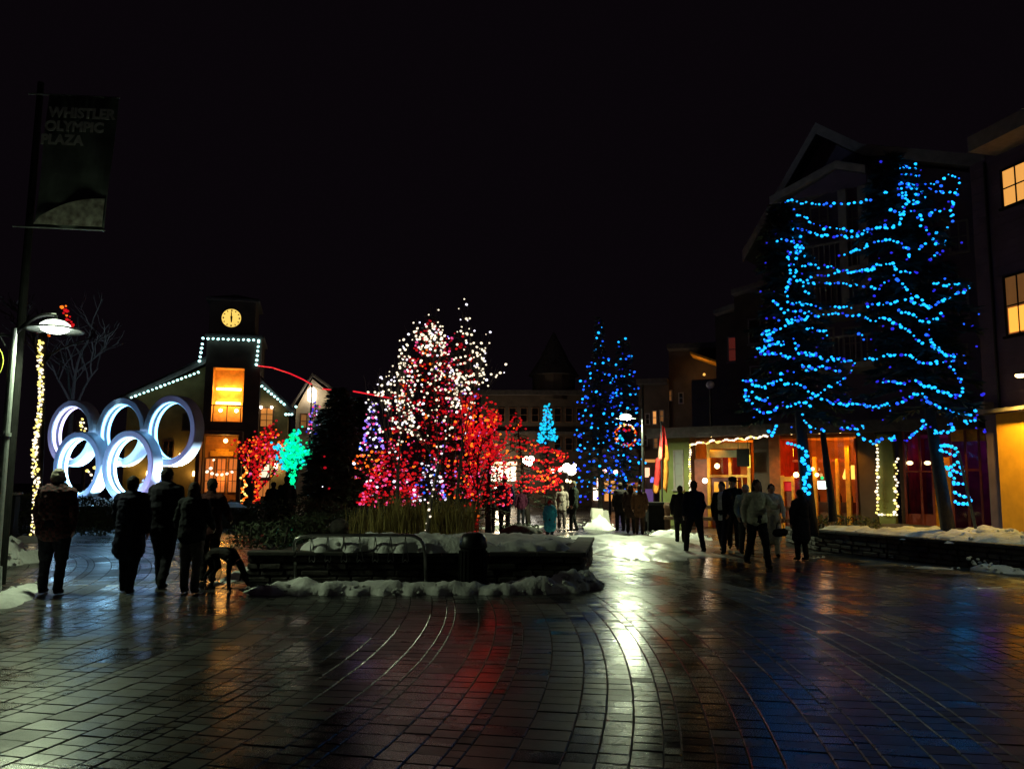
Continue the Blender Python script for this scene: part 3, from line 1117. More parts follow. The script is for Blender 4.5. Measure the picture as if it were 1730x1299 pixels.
bm = B(((cu0, cu1), (-1.0, 2.8), (zt + .2, zc0)), bev=.02)
obj('clock_stage', bm, 'wall_dark', ct)
bm = B(((u0 - .15, u1 + .15), (-1.35, 3.3), (zt, zt + .2)), ((cu0 - .25, cu1 + .25), (-1.25, 3.1), (zc0, zc0 + .18)), bev=.02)
obj('cornice', bm, 'roof', ct)
bm = bmesh.new()
mid = ((cu0 + cu1) / 2, 1.0)
a = [bm.verts.new(q) for q in ((cu0 - .25, -1.25, zc0 + .18), (cu1 + .25, -1.25, zc0 + .18), (cu1 + .25, 3.1, zc0 + .18), (cu0 - .25, 3.1, zc0 + .18))]
t_ = bm.verts.new((mid[0], mid[1], zc0 + .9))
for i in range(4): bm.faces.new((a[i], a[(i + 1) % 4], t_))
obj('tower_roof', bm, 'roof', ct)
# clock
cu, cz = T(391, 537.5, -1.05)
cr = abs(T(408, 537, -1.05)[0] - cu)
bm = bmesh.new(); lathe(bm, [(cr + .06, 0), (cr + .06, .08), (cr - .02, .08), (cr - .02, .05)], seg=40)
ck = obj('clock', bm, 'darkmetal', ct, (cu, -1.0, cz), (PI / 2, 0, 0))
bm = bmesh.new(); lathe(bm, [(.01, 0), (cr - .02, 0), (cr - .02, .06), (.01, .06)], seg=40)
obj('dial', bm, emit('backlit_dial', (1, .66, .13), 1.05), ck)
bm = bmesh.new()
for i in range(12):
    rt = Matrix.Rotation(i * PI / 6, 3, 'Z')
    w = .05 if i % 3 == 0 else .032
    vs = box(bm, (-w, w), (cr * .72, cr * .88), (.062, .068))
    for v in vs: v.co = rt @ v.co
obj('numeral_mark', bm, 'black', ck)
for L, w, an in ((cr * .66, .05, 3), (-cr * .45, .075, 2)):
    bm = bmesh.new()
    vs = [bm.verts.new(q) for q in ((-w, -.12 * (1 if L > 0 else -1), .074), (w, -.12 * (1 if L > 0 else -1), .074), (w * .5, L, .074), (-w * .5, L, .074))]
    bm.faces.new(vs)
    obj('clock_hand', bm, 'black', ck, None, (0, 0, R(an)))
# lantern window: recess with tube lamps behind amber glass
bm = bmesh.new()
box(bm, (la, lb), (-.12, -.06), (lz0, lz1))
box(bm, (la - .0, la + .03), (-1.15, -.12), (lz0, lz1)); box(bm, (lb - .03, lb), (-1.15, -.12), (lz0, lz1))
box(bm, (la + .03, lb - .03), (-1.15, -.12), (lz1 - .04, lz1)); box(bm, (la + .03, lb - .03), (-1.15, -.12), (lz0, lz0 + .04))
ln = obj('lantern_recess', bm, mat('amber_lining', (.85, .42, .08), .7, ns=4, amt=.25), ct)
zb = lz0 + (lz1 - lz0) * .30
for z, e in ((lz0 + (lz1 - lz0) * .62, 0), (lz0 + (lz1 - lz0) * .36, 0)):
    bm = bmesh.new(); tube(bm, [(la + .22, -.5, z), (lb - .22, -.5, z)], .075, 10)
    obj('tube_lamp', bm, emit('tube_lamp_amber', (1, .55, .13), 26), ln)
bm = B(((la, lb), (-1.19, -1.15), (zb - .04, zb + .04)), ((la + .1, la + .16), (-1.19, -1.15), (lz0, zb - .04)), (((la + lb) / 2 - .03, (la + lb) / 2 + .03), (-1.19, -1.15), (lz0, zb - .04)), ((lb - .16, lb - .1), (-1.19, -1.15), (lz0, zb - .04)))
obj('balcony_rail', bm, 'timber', ln)
for s in (.28, .78):
    bm = bmesh.new(); ico(bm, (la + (lb - la) * s, -.8, zb - .3), .11, 2)
    obj('lamp_globe', bm, glow_w2, ln)
# porch
bm = B(((pa, pb), (-.25, -.2), (0, pz1)))
pc = obj('porch_wall', bm, 'interior', ct)
bm = B(((pa - .3, pb + .3), (-2.4, -1.21), (pz1, pz1 + .25)), ((pa - .3, pa - .05), (-2.4, -1.21), (0, pz1)), ((pb + .05, pb + .3), (-2.4, -1.21), (0, pz1)), bev=.02)
obj('porch', bm, 'timber', ct)
bm = bmesh.new(); ico(bm, ((pa + pb) / 2 + .3, -1.5, pz1 - .35), .14, 2)
obj('porch_lamp', bm, glow_o, ct)
lamp('porch_light', ((pa + pb) / 2 + .3, -1.5, pz1 - .55), 70, (1, .45, .04), ct, .12)
bm = B((((pa + pb) / 2 - .75, (pa + pb) / 2 + .75), (-.42, -.34), (pz0 - .1, pz0 + .25)), (((pa + pb) / 2 - .45, (pa + pb) / 2 + .45), (-.42, -.34), (pz0 + .25, pz0 + .4)), bev=.03)
obj('porch_board', bm, 'frame_orange', ct)
for i in range(3):
    w = (pb - pa) / 3
    window(ct, pa + w * i + .12, pa + w * (i + 1) - .12, .9, pz0 - .25, -.26, emit('lit_lobby', (1, .30, .06), .35), 'timber', 2, 3, sill=False)
pts = [Vector(FT.P(pa + (pb - pa) * (.15 + .7 * i / 5), -1.3, T(370, 797 + 5 * math.sin(i / 5 * PI), -1.3)[1])) for i in range(6)] + [FT.px(361, 777, -1.3), FT.px(356, 791, -1.3)]
bulb_string('light_string', 'swag of warm globe lights across the tower door', 'fairy lights', pts, .10, ['b_warm'], jit=.1)
lamp('lobby_light', (pa + 1.2, -.8, 1.8), 25, (1, .45, .1), ct, .2)
# hall windows
a0, b0 = T(440, 720), T(461, 690)
window(ct, a0[0], b0[0], a0[1], b0[1], 0, emit('lit_room_amber', (1, .36, .07), .4), 'timber', 2, 3)
for x in (441, 459):
    bm = bmesh.new(); q = T(x, 688, -.3); ico(bm, (q[0], -.3, q[1]), .09, 2)
    obj('window_lamp', bm, glow_w2, ct)
a0, b0 = T(434, 806), T(455, 785)
window(ct, a0[0], b0[0], a0[1], b0[1], 0, emit('lit_room_white', (1, .9, .7), .9), 'timber', 1, 2)
a0, b0 = T(434, 838), T(455, 812)
window(ct, a0[0], b0[0], a0[1], b0[1], 0, emit('lit_room_orange', (1, .3, .06), .45), 'timber', 2, 1)
for xx, (ya, yb) in ((244, (745, 770)), (284, (745, 772)), (318, (700, 725))):
    a0, b0 = T(xx - 9, yb), T(xx + 9, ya)
    window(ct, a0[0], b0[0], a0[1], b0[1], 0, None, 'timber', 2, 2)
# wall lamps with real beams
for (x, y, pw, c_) in ((466, 787, 30, (1, .75, .25)), (250, 800, 16, (1, .7, .12)), (305, 770, 16, (1, .60, .10)), (328, 800, 10, (1, .5, .08)), (222, 780, 5, (1, .7, .12))):
    q = T(x, y, -.25)
    bm = bmesh.new(); lathe(bm, [(.10, -.16), (.12, .0), (.09, .16)], (0, 0, 0), 12)
    l_ = obj('wall_lamp', bm, glow_o if x != 466 else glow_w2, ct, (q[0], -.22, q[1]), smooth=True)
    lamp('wall_lamp_light', (0, -.22, .0), pw, c_, l_, .1)
# roof and tower lights
pts = [FT.px(343 + 94 * i / 11, 571.5 + .5 * (i % 2) + i * .3, -1.42) for i in range(12)]
pts += [FT.px(343 - 6 * i / 5, 574 + 36 * i / 5, -1.3) for i in range(1, 6)] + [FT.px(437 - 4 * i / 5, 578 + 38 * i / 5, -1.3) for i in range(0, 6)]
bulb_string('light_string', 'ice white lights outlining the tower below the clock', 'fairy lights', pts, .088, ['b_ice'], jit=.08)
pts = [FT.px(222 + (335 - 222) * i / 16, 671.5 + (629 - 671.5) * i / 16, -1.1) for i in range(17)]
bulb_string('light_string', 'ice white lights along the long left gable edge', 'fairy lights', pts, .085, ['b_ice'], jit=.08)
pts = [FT.px(437 + (480 - 437) * i / 8, 648 + (683 - 648) * i / 8, -1.1) for i in range(9)] + [FT.px(483 + 5 * i, 700, -1.0) for i in range(3)] + [FT.px(500, 687, -1)]
bulb_string('light_string', 'ice white lights down the short right gable edge', 'fairy lights', pts, .088, ['b_ice'], jit=.08)

# red rope light from the tower across to the trees
rp_ = [FT.px(436, 618, -1.3)]
for (x, y, Yd) in ((460, 621, 52), (490, 631, 50), (512, 641, 49), (527, 650, 48), (545, 657, 46), (563, 659, 45), (580, 659, 44), (597, 661, 43), (625, 666, 41), (662, 673, 40)):
    rp_.append(AY(x, y, Yd))
rr_ = empty('rope_light', rp_[0], 0, 'red rope light strung from the clock tower over to the trees', 'rope light')
for (i0, i1) in ((0, 5), (5, 7), (8, 11)):
    bm = bmesh.new(); tube(bm, [q - rp_[0] for q in rp_[i0:i1]], .04, 6)
    obj('glowing_rope', bm, emit('red_rope_glow', (1, .01, .03), .9), rr_)
bm = bmesh.new(); tube(bm, [q - rp_[0] for q in rp_], .015, 4)
obj('cable', bm, 'black', rr_)
bm = bmesh.new()
for i in (4, 6): tube(bm, [rp_[i] - rp_[0], Vector((rp_[i].x, rp_[i].y, 0)) - rp_[0]], .05, 6)
obj('support_pole', bm, 'black', rr_)

# beige house behind right of the tower
FB_ = Face(on_ground(500, 58).x, 58, 10)
bh = empty('beige_house', FB_.o, FB_.a, 'beige stucco house behind the green tree with a bright eave light', 'building')
q1 = FB_.uz(560, 690)
bm = bmesh.new()
prism(bm, [(-.2, 0), (q1[0], 0), (q1[0], FB_.uz(560, 668)[1]), (FB_.uz(528, 640)[0], FB_.uz(528, 640)[1]), (-.2, FB_.uz(500, 690)[1])], 0, 7)
obj('wall', bm, 'wall_beige', bh)
bm = bmesh.new()
a_, b_, c_ = (-.6, FB_.uz(495, 694)[1]), FB_.uz(528, 636), (q1[0] + .4, FB_.uz(563, 666)[1])
slab_between(bm, a_, b_, -.5, 7.4, .2); slab_between(bm, b_, c_, -.5, 7.4, .2)
obj('roof', bm, 'roof', bh)
a0, b0 = FB_.uz(546, 725), FB_.uz(552, 705)
window(bh, a0[0], b0[0], a0[1], b0[1], 0, glow_d, 'timber', 1, 2)
a0, b0 = FB_.uz(508, 722), FB_.uz(518, 700)
window(bh, a0[0], b0[0], a0[1], b0[1], 0, glow_d, 'timber', 1, 2)
q = FB_.uz(527, 668, -.4)
bm = bmesh.new(); lathe(bm, [(.10, -.5), (.28, -.35), (.30, .35), (.12, .55)], seg=14)
l_ = obj('eave_lamp', bm, emit('eave_lamp_glow', (1, .9, .72), 8), bh, (q[0], -.5, q[1]), smooth=True)
lamp('eave_light', (0, -.4, 0), 70, (1, .85, .5), l_, .2)
q = FB_.uz(470, 800, -.3)

# ================================================================== far centre blocks
FC = Face(on_ground(905, 62).x, 62, -4)
cb = empty('turret_building', FC.o, FC.a, 'dark distant block with a conical turret roof over white lit shops', 'building')
ua, ub = FC.uz(812, 700)[0], FC.uz(1000, 700)[0]
zr = FC.uz(900, 668)[1]
bm = B(((ua, ub), (0, 9), (0, zr))); obj('wall', bm, 'wall_dark', cb)
bm = B(((ua - .5, ub + .5), (-.6, 9.5), (zr, zr + .35)), ((ua + .1, ub - .1), (-.35, -.004), (FC.uz(900, 733)[1], FC.uz(900, 729)[1]))); obj('cornice', bm, 'roof', cb)
tu = FC.uz(935, 640)[0]; tr_ = abs(FC.uz(975, 640)[0] - tu)
bm = bmesh.new(); lathe(bm, [(tr_ * .92, -.3), (tr_ * .92, FC.uz(935, 632)[1] - zr)], (tu, tr_ * .7, zr), 16)
obj('turret', bm, 'wall_dark', cb)
bm = bmesh.new(); zz = FC.uz(935, 632)[1]
lathe(bm, [(tr_ * 1.1, 0), (tr_ * .62, (FC.uz(935, 603)[1] - zz)), (tr_ * .6, (FC.uz(935, 600)[1] - zz)), (.04, FC.uz(935, 556)[1] - zz)], (tu, tr_ * .7, zz), 16)
obj('turret_roof', bm, 'roof', cb)
for i in range(9):
    x = 828 + i * 19
    for (ya, yb) in ((690, 712), (740, 760)):
        if i in (4, 5) and ya == 740: continue
        a0, b0 = FC.uz(x - 5, yb), FC.uz(x + 5, ya)
        window(cb, a0[0], b0[0], a0[1], b0[1], 0, glow_d if (i * 7 + ya) % 5 == 0 else None, 'timber', 1, 2, sill=False)
# lit shopfront
a0, b0 = FC.uz(829, 812), FC.uz(873, 788)
bm = B(((a0[0], b0[0]), (-.1, -.03), (a0[1], b0[1]))); obj('shop_window', bm, glow_s, cb)
bm = bmesh.new()
for i in range(5):
    x = a0[0] + (b0[0] - a0[0]) * i / 4
    box(bm, (x - .05, x + .05), (-.16, -.101), (0, b0[1]))
obj('shop_post', bm, 'timber', cb)
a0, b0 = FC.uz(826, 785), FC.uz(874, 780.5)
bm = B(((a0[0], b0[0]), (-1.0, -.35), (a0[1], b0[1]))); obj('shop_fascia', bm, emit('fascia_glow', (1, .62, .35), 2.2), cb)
for (x, y, s) in ((838, 826, 1), (862, 824, .7), (851, 820, .7)):
    q = FC.uz(x, y, -.2); bm = bmesh.new(); ico(bm, (q[0], -.25, q[1]), .16 * s, 1); obj('shop_lamp', bm, glow_w2, cb)
lamp('shop_light', ((a0[0] + b0[0]) / 2, -2.5, 3), 350, (1, .8, .5), cb, .3)

# globe lamp clusters in the far plaza
def globe_lamp(px, py, Y, label, rs, mm=None, power=60, col=(1, .85, .6), gy=None):
    p_ = AY(px, py, Y)
    t = empty('globe_lamp', Vector((p_.x, p_.y, 0)), 0, label, 'street lamp')
    bm = bmesh.new(); tube(bm, [(0, 0, 0), (0, 0, p_.z - .1)], [.08, .05], 8); obj('pole', bm, 'darkmetal', t)
    bm = bmesh.new()
    for (dx, dz, s) in rs:
        b_ = bmesh.new(); ico(b_, (dx, 0, p_.z + dz), s, 2); obj('globe', b_, mm or glow_w2, t, smooth=True)
        tube(bm, [(0, 0, p_.z - .15), (dx, 0, p_.z + dz - s)], .025, 5)
    obj('arm', bm, 'darkmetal', t)
    lamp('globe_light', (0, -.6, p_.z), power, col, t, .2)


globe_lamp(893, 778, 48, 'white globe lamp shining beyond the red tree', [(-.12, .02, .24), (.14, .08, .2), (.02, -.14, .2)], glow_w2, 90, (1, .95, .85))
globe_lamp(959, 793, 47, 'cluster of warm globe lamps left of the blue conifers', [(-.05, .1, .26), (.22, -.05, .28), (-.45, .02, .14), (-.85, -.1, .12), (.4, .25, .1)], glow_w2, 80, (1, .8, .45))
globe_lamp(961, 812, 46.5, 'small yellow lamp below the globe cluster', [(-.1, 0, .09), (.1, -.06, .08)], glow_o, 8, (1, .7, .2))
globe_lamp(1030, 797, 44, 'pair of pinkish lamps over the bright shop signs', [(-.28, .03, .12), (.32, .0, .12)], emit('pink_globe', (1, .55, .45), 5), 12, (1, .6, .5))

# mid right blocks behind the flag
FM = Face(on_ground(1085, 50).x, 50, -18)
mb = empty('arcade_building', FM.o, FM.a, 'dark stepped arcade building with bright shop signs at street level', 'building')
bm = bmesh.new()
w1 = FM.uz(1078, 700)[0]; w2 = FM.uz(1130, 700)[0]; w3 = FM.uz(1260, 600)[0]; w0 = FM.uz(1000, 780)[0]
box(bm, (w0, w1), (0, 8), (0, FM.uz(1010, 765)[1])); box(bm, (w1, w2), (0.2, 9), (0, FM.uz(1100, 650)[1])); box(bm, (w2, w3), (.4, 9), (0, FM.uz(1190, 590)[1]))
obj('wall', bm, 'wall_dark', mb)
bm = bmesh.new()
for (a_, b_, z_, t_) in ((w0 - .3, w1, FM.uz(1010, 765)[1], .25), (w1 + .01, w2, FM.uz(1100, 650)[1], .3), (w2 + .01, w3, FM.uz(1190, 590)[1], .3)):
    box(bm, (a_, b_), (-.7, 9.3), (z_, z_ + t_))
obj('cornice', bm, 'roof', mb)
for (x, ya, yb, m_) in ((1106, 695, 716, emit('narrow_lit_pane', (1, .4, .1), .8)), (1094, 700, 716, None), (1118, 694, 712, glow_d), (1131, 660, 676, glow_d), (1150, 664, 680, None), (1090, 735, 752, None), (1108, 740, 756, glow_d)):
    a0, b0 = FM.uz(x - 2.5, yb, .2), FM.uz(x + 2.5, ya, .2)
    window(mb, a0[0], b0[0], a0[1], b0[1], .2 if x < 1127 else .4, m_, 'trim', 1, 2, sill=False)
# street level signs and windows
for (xa, xb, ya, yb, m_) in ((1003, 1017, 824, 845, emit('sign_white', (1, .8, .6), 2.6)), (1009, 1014, 804, 822, emit('sign_pink', (1, .6, .45), 2.4)), (1022, 1040, 812, 846, emit('sign_amber', (1, .42, .1), .8)),
                             (1044, 1050, 815, 830, emit('sign_blue', (.25, .3, 1), 1.2)), (1089, 1098, 790, 806, emit('sign_peach', (1, .5, .3), 1.6)), (1099, 1107, 806, 815, emit('sign_violet', (.3, .25, 1), 1.0)),
                             (1060, 1078, 815, 846, emit('dim_orange_pane', (1, .3, .08), .22)), (1082, 1104, 826, 848, emit('dim_violet_pane', (.4, .2, .7), .2)), (1090, 1115, 776, 781, emit('amber_fascia', (1, .42, .1), .6))):
    a0, b0 = FM.uz(xa, yb), FM.uz(xb, ya)
    bm = B(((a0[0], b0[0]), (-.12, -.04), (a0[1], b0[1])), bev=.01)
    s_ = obj('shop_sign', bm, m_, mb)
    bm = B(((a0[0] - .08, a0[0] - .005), (-.16, -.03), (a0[1] - .1, b0[1] + .08)), ((b0[0] + .005, b0[0] + .08), (-.16, -.03), (a0[1] - .1, b0[1] + .08)))
    obj('sign_frame', bm, 'timber', s_)
# eave with an orange washed soffit, px 1168..1220, y 600..618
q0, q1 = FM.uz(1166, 598, -1.4), FM.uz(1222, 617, -1.4)
bm = bmesh.new(); prism(bm, [q0, q1, (q1[0], q1[1] + .14), (q0[0], q0[1] + .14)], -1.5, .38)
obj('lit_eave', bm, 'frame_orange', mb)
q = FM.uz(1195, 640, -1.3)
bm = bmesh.new(); ico(bm, (q[0] - .2, -1.0, q[1] + .3), .09, 1); obj('eave_lamp', bm, emit('amber_dim_lamp', (1, .5, .1), 1.2), mb)
lamp('eave_light', (q[0] - .5, -1.0, q[1] + .6), 14, (1, .5, .12), mb, .1)
q = FM.uz(1209, 691, -1.0)
bm = bmesh.new(); ico(bm, (q[0], -1.0, q[1]), .11, 1, 0, (1.3, 1, .7)); obj('eave_lamp', bm, emit('yellow_dim_lamp', (1, .7, .15), 1.2), mb)
globe_lamp(1200, 650, 38, 'dim unlit lantern post above the shop entrance', [(0, 0, .2)], mat('frosted_globe', (.5, .45, .45), .5), 0.3)

# ================================================================== corner shops with the storefront
FS = Face(7.1, 33.0, -38)
S = lambda x, y, d=0.0: FS.uz(x, y, d)
sh = empty('corner_shop_building', FS.o, FS.a, 'tall gabled building with orange lit shopfronts behind the blue trees', 'building')
us = lambda x, d=0.0: S(x, 800, d)[0]
zs = lambda x, y, d=0.0: S(x, y, d)[1]
zcan = zs(1300, 735)
DEP = 3.2
# piers, bulkheads, canopy
for (xa, xb) in ((1128, 1166), (1274, 1300), (1448, 1480), (1520, 1528)):
    obj('pier', B(((us(xa), us(xb)), (0, .5), (0, zcan))), 'wall_dark', sh)
bm = B(((us(1128) - .02, us(1165)), (-.03, -.003), (0, zcan - .02))); obj('green_render', bm, 'wall_green', sh)
bm = B(((us(1127) - .35, us(1128) - .021), (.0, 6), (0, zcan - .02))); obj('side_wall', bm, 'wall_green', sh)
bm = B(((us(1120), us(1668)), (-1.0, .5), (zcan, zcan + .28)), ((us(1120) - .1, us(1668)), (-1.15, -1.0), (zcan - .06, zcan + .34))); obj('canopy', bm, 'roof', sh)
bm = B(((us(1166), us(1274)), (DEP, DEP + .1), (0, zcan)), ((us(1166), us(1274)), (.5, DEP), (zcan - .12, zcan - .02))); obj('recess_wall', bm, 'interior', sh)
bm = B(((us(1300), us(1448)), (DEP, DEP + .1), (0, zcan)), ((us(1300), us(1448)), (.5, DEP), (zcan - .12, zcan - .02)), ((us(1300), us(1448)), (.35, DEP), (0, .08))); obj('cafe_room', bm, 'interior', sh)
bm = B(((us(1528), us(1668)), (DEP, DEP + .1), (0, zcan)), ((us(1528), us(1668)), (.5, DEP), (zcan - .12, zcan - .02))); obj('bar_room', bm, 'interior_plum', sh)
for x in (1166, 1274, 1300, 1448, 1528, 1668):
    bm = B(((us(x) - .03, us(x) + .03), (.5, DEP), (0, zcan - .12))); obj('party_wall', bm, 'interior_red' if x > 1200 else 'interior', sh)
# narrow window in the green wall
a0, b0 = S(1142, 824), S(1153, 763)
window(sh, a0[0], b0[0], a0[1], b0[1], -.035, emit('pale_pane', (.28, .28, .24), .15), 'trim', 1, 3)


def post(xa, xb, yt, yb, d=-.12, m='frame_orange', nm='post', zb=0.0):
    a, b = us(xa, d), us(xb, d)
    bm = B(((a, b), (d, d + .14), (zb, zs((xa + xb) / 2, yt, d))), bev=.01)
    return obj(nm, bm, m, sh)


# door bay
dd = .2
post(1194.5, 1200, 751, 0, dd); post(1230.5, 1236, 771, 0, dd); post(1262, 1268, 757, 0, dd)
bm = B(((us(1194.5, dd), us(1268, dd)), (dd - .02, dd + .12), (zs(1230, 758, dd), zs(1230, 748, dd)))); obj('head_beam', bm, 'frame_orange', sh)
bm = B(((us(1200, dd) + .003, us(1262, dd)), (dd + .01, dd + .1), (zs(1230, 806, dd), zs(1230, 802, dd)))); obj('transom', bm, 'frame_orange', sh)
# door leaf with four lit panes
ua, ub = us(1201, dd) + .01, us(1230, dd) - .01
zd = zs(1215, 807, dd)
bm = B(((ua, ub), (dd + .03, dd + .07), (0.02, zd))); dr = obj('door', bm, 'door', sh)
dm = (ua + ub) / 2
pane_m = emit('lit_door_pane', (1, .42, .03), .9)
for (ca, cb_) in ((ua + .1, dm - .05), (dm + .05, ub - .1)):
    for (za, zb_) in ((zd - .55, zd - .16), (.45, zd - .68)):
        bm = B(((ca, cb_), (dd + .022, dd + .029), (za, zb_))); obj('door_pane', bm, pane_m, dr)
bm = bmesh.new(); ico(bm, (ub - .05, dd - .01, 1.0), .035, 1); obj('handle', bm, 'steel', dr)
# glazed panels right of the door and over it
bm = B(((us(1237, dd), us(1261, dd)), (dd + .05, dd + .06), (.5, zs(1250, 807, dd)))); obj('side_light', bm, GLASS, sh)
bm = B(((us(1237, dd), us(1261, dd)), (dd + .03, dd + .09), (0, .49))); obj('bulkhead', bm, 'timber', sh)
for k in range(1, 3):
    x = 1237 + 8 * k
    bm = B(((us(x, dd) - .02, us(x, dd) + .02), (dd + .02, dd + .048), (.5, zs(1250, 807, dd)))); obj('glazing_bar', bm, 'frame_orange', sh)
bm = B(((us(1201, dd), us(1230, dd)), (dd + .05, dd + .06), (zs(1215, 801, dd), zs(1215, 775, dd)))); obj('transom_light', bm, GLASS, sh)
bm = B(((us(1201, dd), us(1230, dd)), (1.4, 1.45), (zs(1215, 806, dd), zs(1215, 768, dd)))); obj('red_panel', bm, 'interior_red', sh)
q = S(1208, 787, .9)
bm = bmesh.new(); ico(bm, (q[0], 1.1, q[1]), .11, 2); obj('pendant_lamp', bm, glow_o, sh)
bm = B(((us(1168), us(1193)), (.3, .36), (.0, zs(1180, 775)))); obj('red_board', bm, 'door', sh)
# fascia board and hanging black sign
a, b = us(1200, -.35), us(1247, -.35)
bm = B(((a, b), (-.4, -.32), (zs(1225, 773, -.35), zs(1225, 760, -.35))), bev=.01); sgn = obj('fascia_board', bm, mat('olive_sign_board', (.12, .1, .03), .6, ns=6), sh)
hs = empty('hanging_sign', FS.P(us(1256, -.6), -.6, 0), FS.a, 'square black sign hanging over the shop door', 'sign')
z0_, z1_ = zs(1256, 788, -.6), zs(1256, 758, -.6)
bm = B(((-.24, .24), (-.03, .03), (z0_, z1_)), bev=.01); obj('sign_board', bm, 'black', hs)
bm = bmesh.new()
for s in (-.18, .18): tube(bm, [(s, 0, z1_), (s, 0, zcan + .0)], .01, 5)
obj('chain', bm, 'darkmetal', hs)
bm = B(((us(1264, -.1), us(1268, -.1)), (-.14, -.08), (zs(1266, 790, -.1), zs(1266, 768, -.1)))); obj('neon_tube', bm, emit('yellow_neon', (1, .75, .08), 1.5), sh)
# globe on a bracket left of the door
q = S(1191, 812, -.3)
bm = bmesh.new(); ico(bm, (q[0], -.3, q[1]), .10, 2); gl = obj('globe_lamp', bm, glow_w2, sh, smooth=True)
lamp('globe_light', (q[0], -.45, q[1]), 5, (1, .8, .5), sh, .1)
# sodium lamps under the canopy
for (x, pw) in ((1213, 60), (1348, 40), (1395, 44), (1430, 56), (1592, 16)):
    u = us(x)
    dpt = -.55
    bm = bmesh.new(); lathe(bm, [(.04, 0), (.04, -.02), (.025, -.035)], (u, dpt, zcan - .001), 14)
    obj('downlight', bm, glow_o, sh)
    lamp('downlight_beam', (u, dpt, zcan - .2), pw * 2.2, (1, .36, .012), sh, .08, kind='SPOT', spot=120)
for (x, pw, c_) in ((1235, 34, (1, .36, .015)), (1370, 38, (1, .30, .015)), (1425, 30, (1, .36, .015)), (1560, 3, (.7, .1, .6)), (1640, 8, (.35, .15, .9))):
    lamp('room_light', (us(x), 1.8, zcan - .6), pw, c_, sh, .15)
# cafe front
bm = B(((us(1300), us(1318)), (.0, .08), (0, zcan - .01))); obj('timber_panel', bm, mat('rust_timber', (.35, .10, .02), .7, ns=5), sh)
post(1318, 1323, 803, 0); post(1336, 1340, 804, 0); post(1373, 1379, 772, 0); post(1411, 1416, 775, 0); post(1428, 1436, 752, 0); post(1444, 1448, 740, 0, -.05, 'frame_red')
bm = B(((us(1318, -.1), us(1340, -.1)), (-.11, .0), (zs(1330, 813, -.1), zs(1330, 805, -.1)))); obj('window_head', bm, 'frame_orange', sh)
bm = B(((us(1323, 0), us(1336, 0)), (-.02, .03), (.0, zs(1330, 830)))); obj('bulkhead', bm, 'door', sh)
bm = B(((us(1323, 0), us(1336, 0)), (-.01, .02), (zs(1330, 829), zs(1330, 814)))); obj('red_poster', bm, emit('red_neon_panel', (1, .02, .03), .35), sh)
bm = B(((us(1340, 0), us(1448, 0)), (-.03, .06), (0, zs(1400, 866)))); obj('bulkhead', bm, 'timber', sh)
for (xa, xb) in ((1341, 1372), (1380, 1411), (1417, 1427), (1437, 1444)):
    bm = B(((us(xa), us(xb)), (.02, .03), (zs(1400, 865), zcan - .1))); obj('shop_pane', bm, GLASS, sh)
bm = B(((us(1340, 0), us(1448, 0)), (-.02, .05), (zs(1400, 780), zs(1400, 776)))); obj('transom', bm, 'frame_red', sh)
q = S(1389, 820, .8)
bm = B(((q[0] - .27, q[0] + .27), (.8, .84), (q[1] - .13, q[1] + .17)), bev=.02); obj('lit_screen', bm, emit('screen_white', (.85, 1, .9), 5), sh)
q = S(1389, 807, .8); bm = bmesh.new(); ico(bm, (q[0], .8, q[1]), .07, 1); obj('green_lamp', bm, 'b_green', sh)
for (x, y, s, dpt) in ((1345, 802, .10, -.2), (1380, 802, .07, -.2), (1373, 792, .06, -.3)):
    q = S(x, y, dpt); bm = bmesh.new(); ico(bm, (q[0], dpt, q[1]), s, 2); obj('globe_lamp', bm, glow_o, sh, smooth=True)
q = S(1441, 800, .7)
bm = bmesh.new(); lathe(bm, [(.34, -.2), (.36, -.1), (.26, .18), (.05, .3)], (q[0], .7, q[1]), 18); obj('dome_lamp', bm, emit('dome_lamp_amber', (1, .55, .08), 2.5), sh, smooth=True)
# counters and bottles as silhouettes inside
bm = B(((us(1345, 1.5), us(1440, 1.5)), (1.4, 1.9), (0, 1.05)), bev=.02); obj('counter', bm, 'timber', sh)
for k in range(9):
    u = us(1345, 1.5) + k * .4
    bm = bmesh.new(); lathe(bm, [(.05, 0), (.05, .2), (.02, .27), (.02, .33)], (u, 1.6, 1.05), 8); obj('bottle', bm, 'black', sh)
# plum bar front
bm = B(((us(1578), us(1606)), (-.02, .1), (0, zcan - .9))); obj('timber_panel', bm, 'frame_orange', sh)
bm = B(((us(1606), us(1668)), (-.02, .1), (zs(1640, 745), zcan - .01))); obj('timber_panel', bm, 'frame_orange', sh)
bm = B(((us(1528), us(1578)), (-.03, .06), (0, zs(1560, 868)))); obj('bulkhead', bm, 'frame_red', sh)
for (xa, xb) in ((1530, 1576), (1611, 1655)):
    bm = B(((us(xa), us(xb)), (.02, .03), (.1, zcan - .1))); obj('shop_pane', bm, GLASS, sh)
for x in (1529, 1556, 1576, 1608, 1634, 1657):
    bm = B(((us(x) - .035, us(x) + .035), (-.06, .015), (0, zcan - .02))); obj('post', bm, 'frame_red', sh)
bm = B(((us(1530), us(1576)), (-.05, .01), (zs(1550, 798), zs(1550, 795)))); obj('transom', bm, 'frame_red', sh)
bm = B(((us(1610), us(1655)), (-.05, .01), (zs(1630, 796), zs(1630, 792)))); obj('transom', bm, 'frame_red', sh)
for x in (1537, 1567):
    q = S(x, 782, .3); bm = bmesh.new(); ico(bm, (q[0], .3, q[1]), .09, 2, 0, (1.2, 1, .8)); obj('globe_lamp', bm, emit('peach_globe', (1, .62, .3), 5), sh, smooth=True)
# olive column with white lights
bm = B(((us(1486), us(1514)), (-.3, -.004), (0, zcan - .07)), bev=.02); obj('olive_column', bm, 'wall_green', sh)
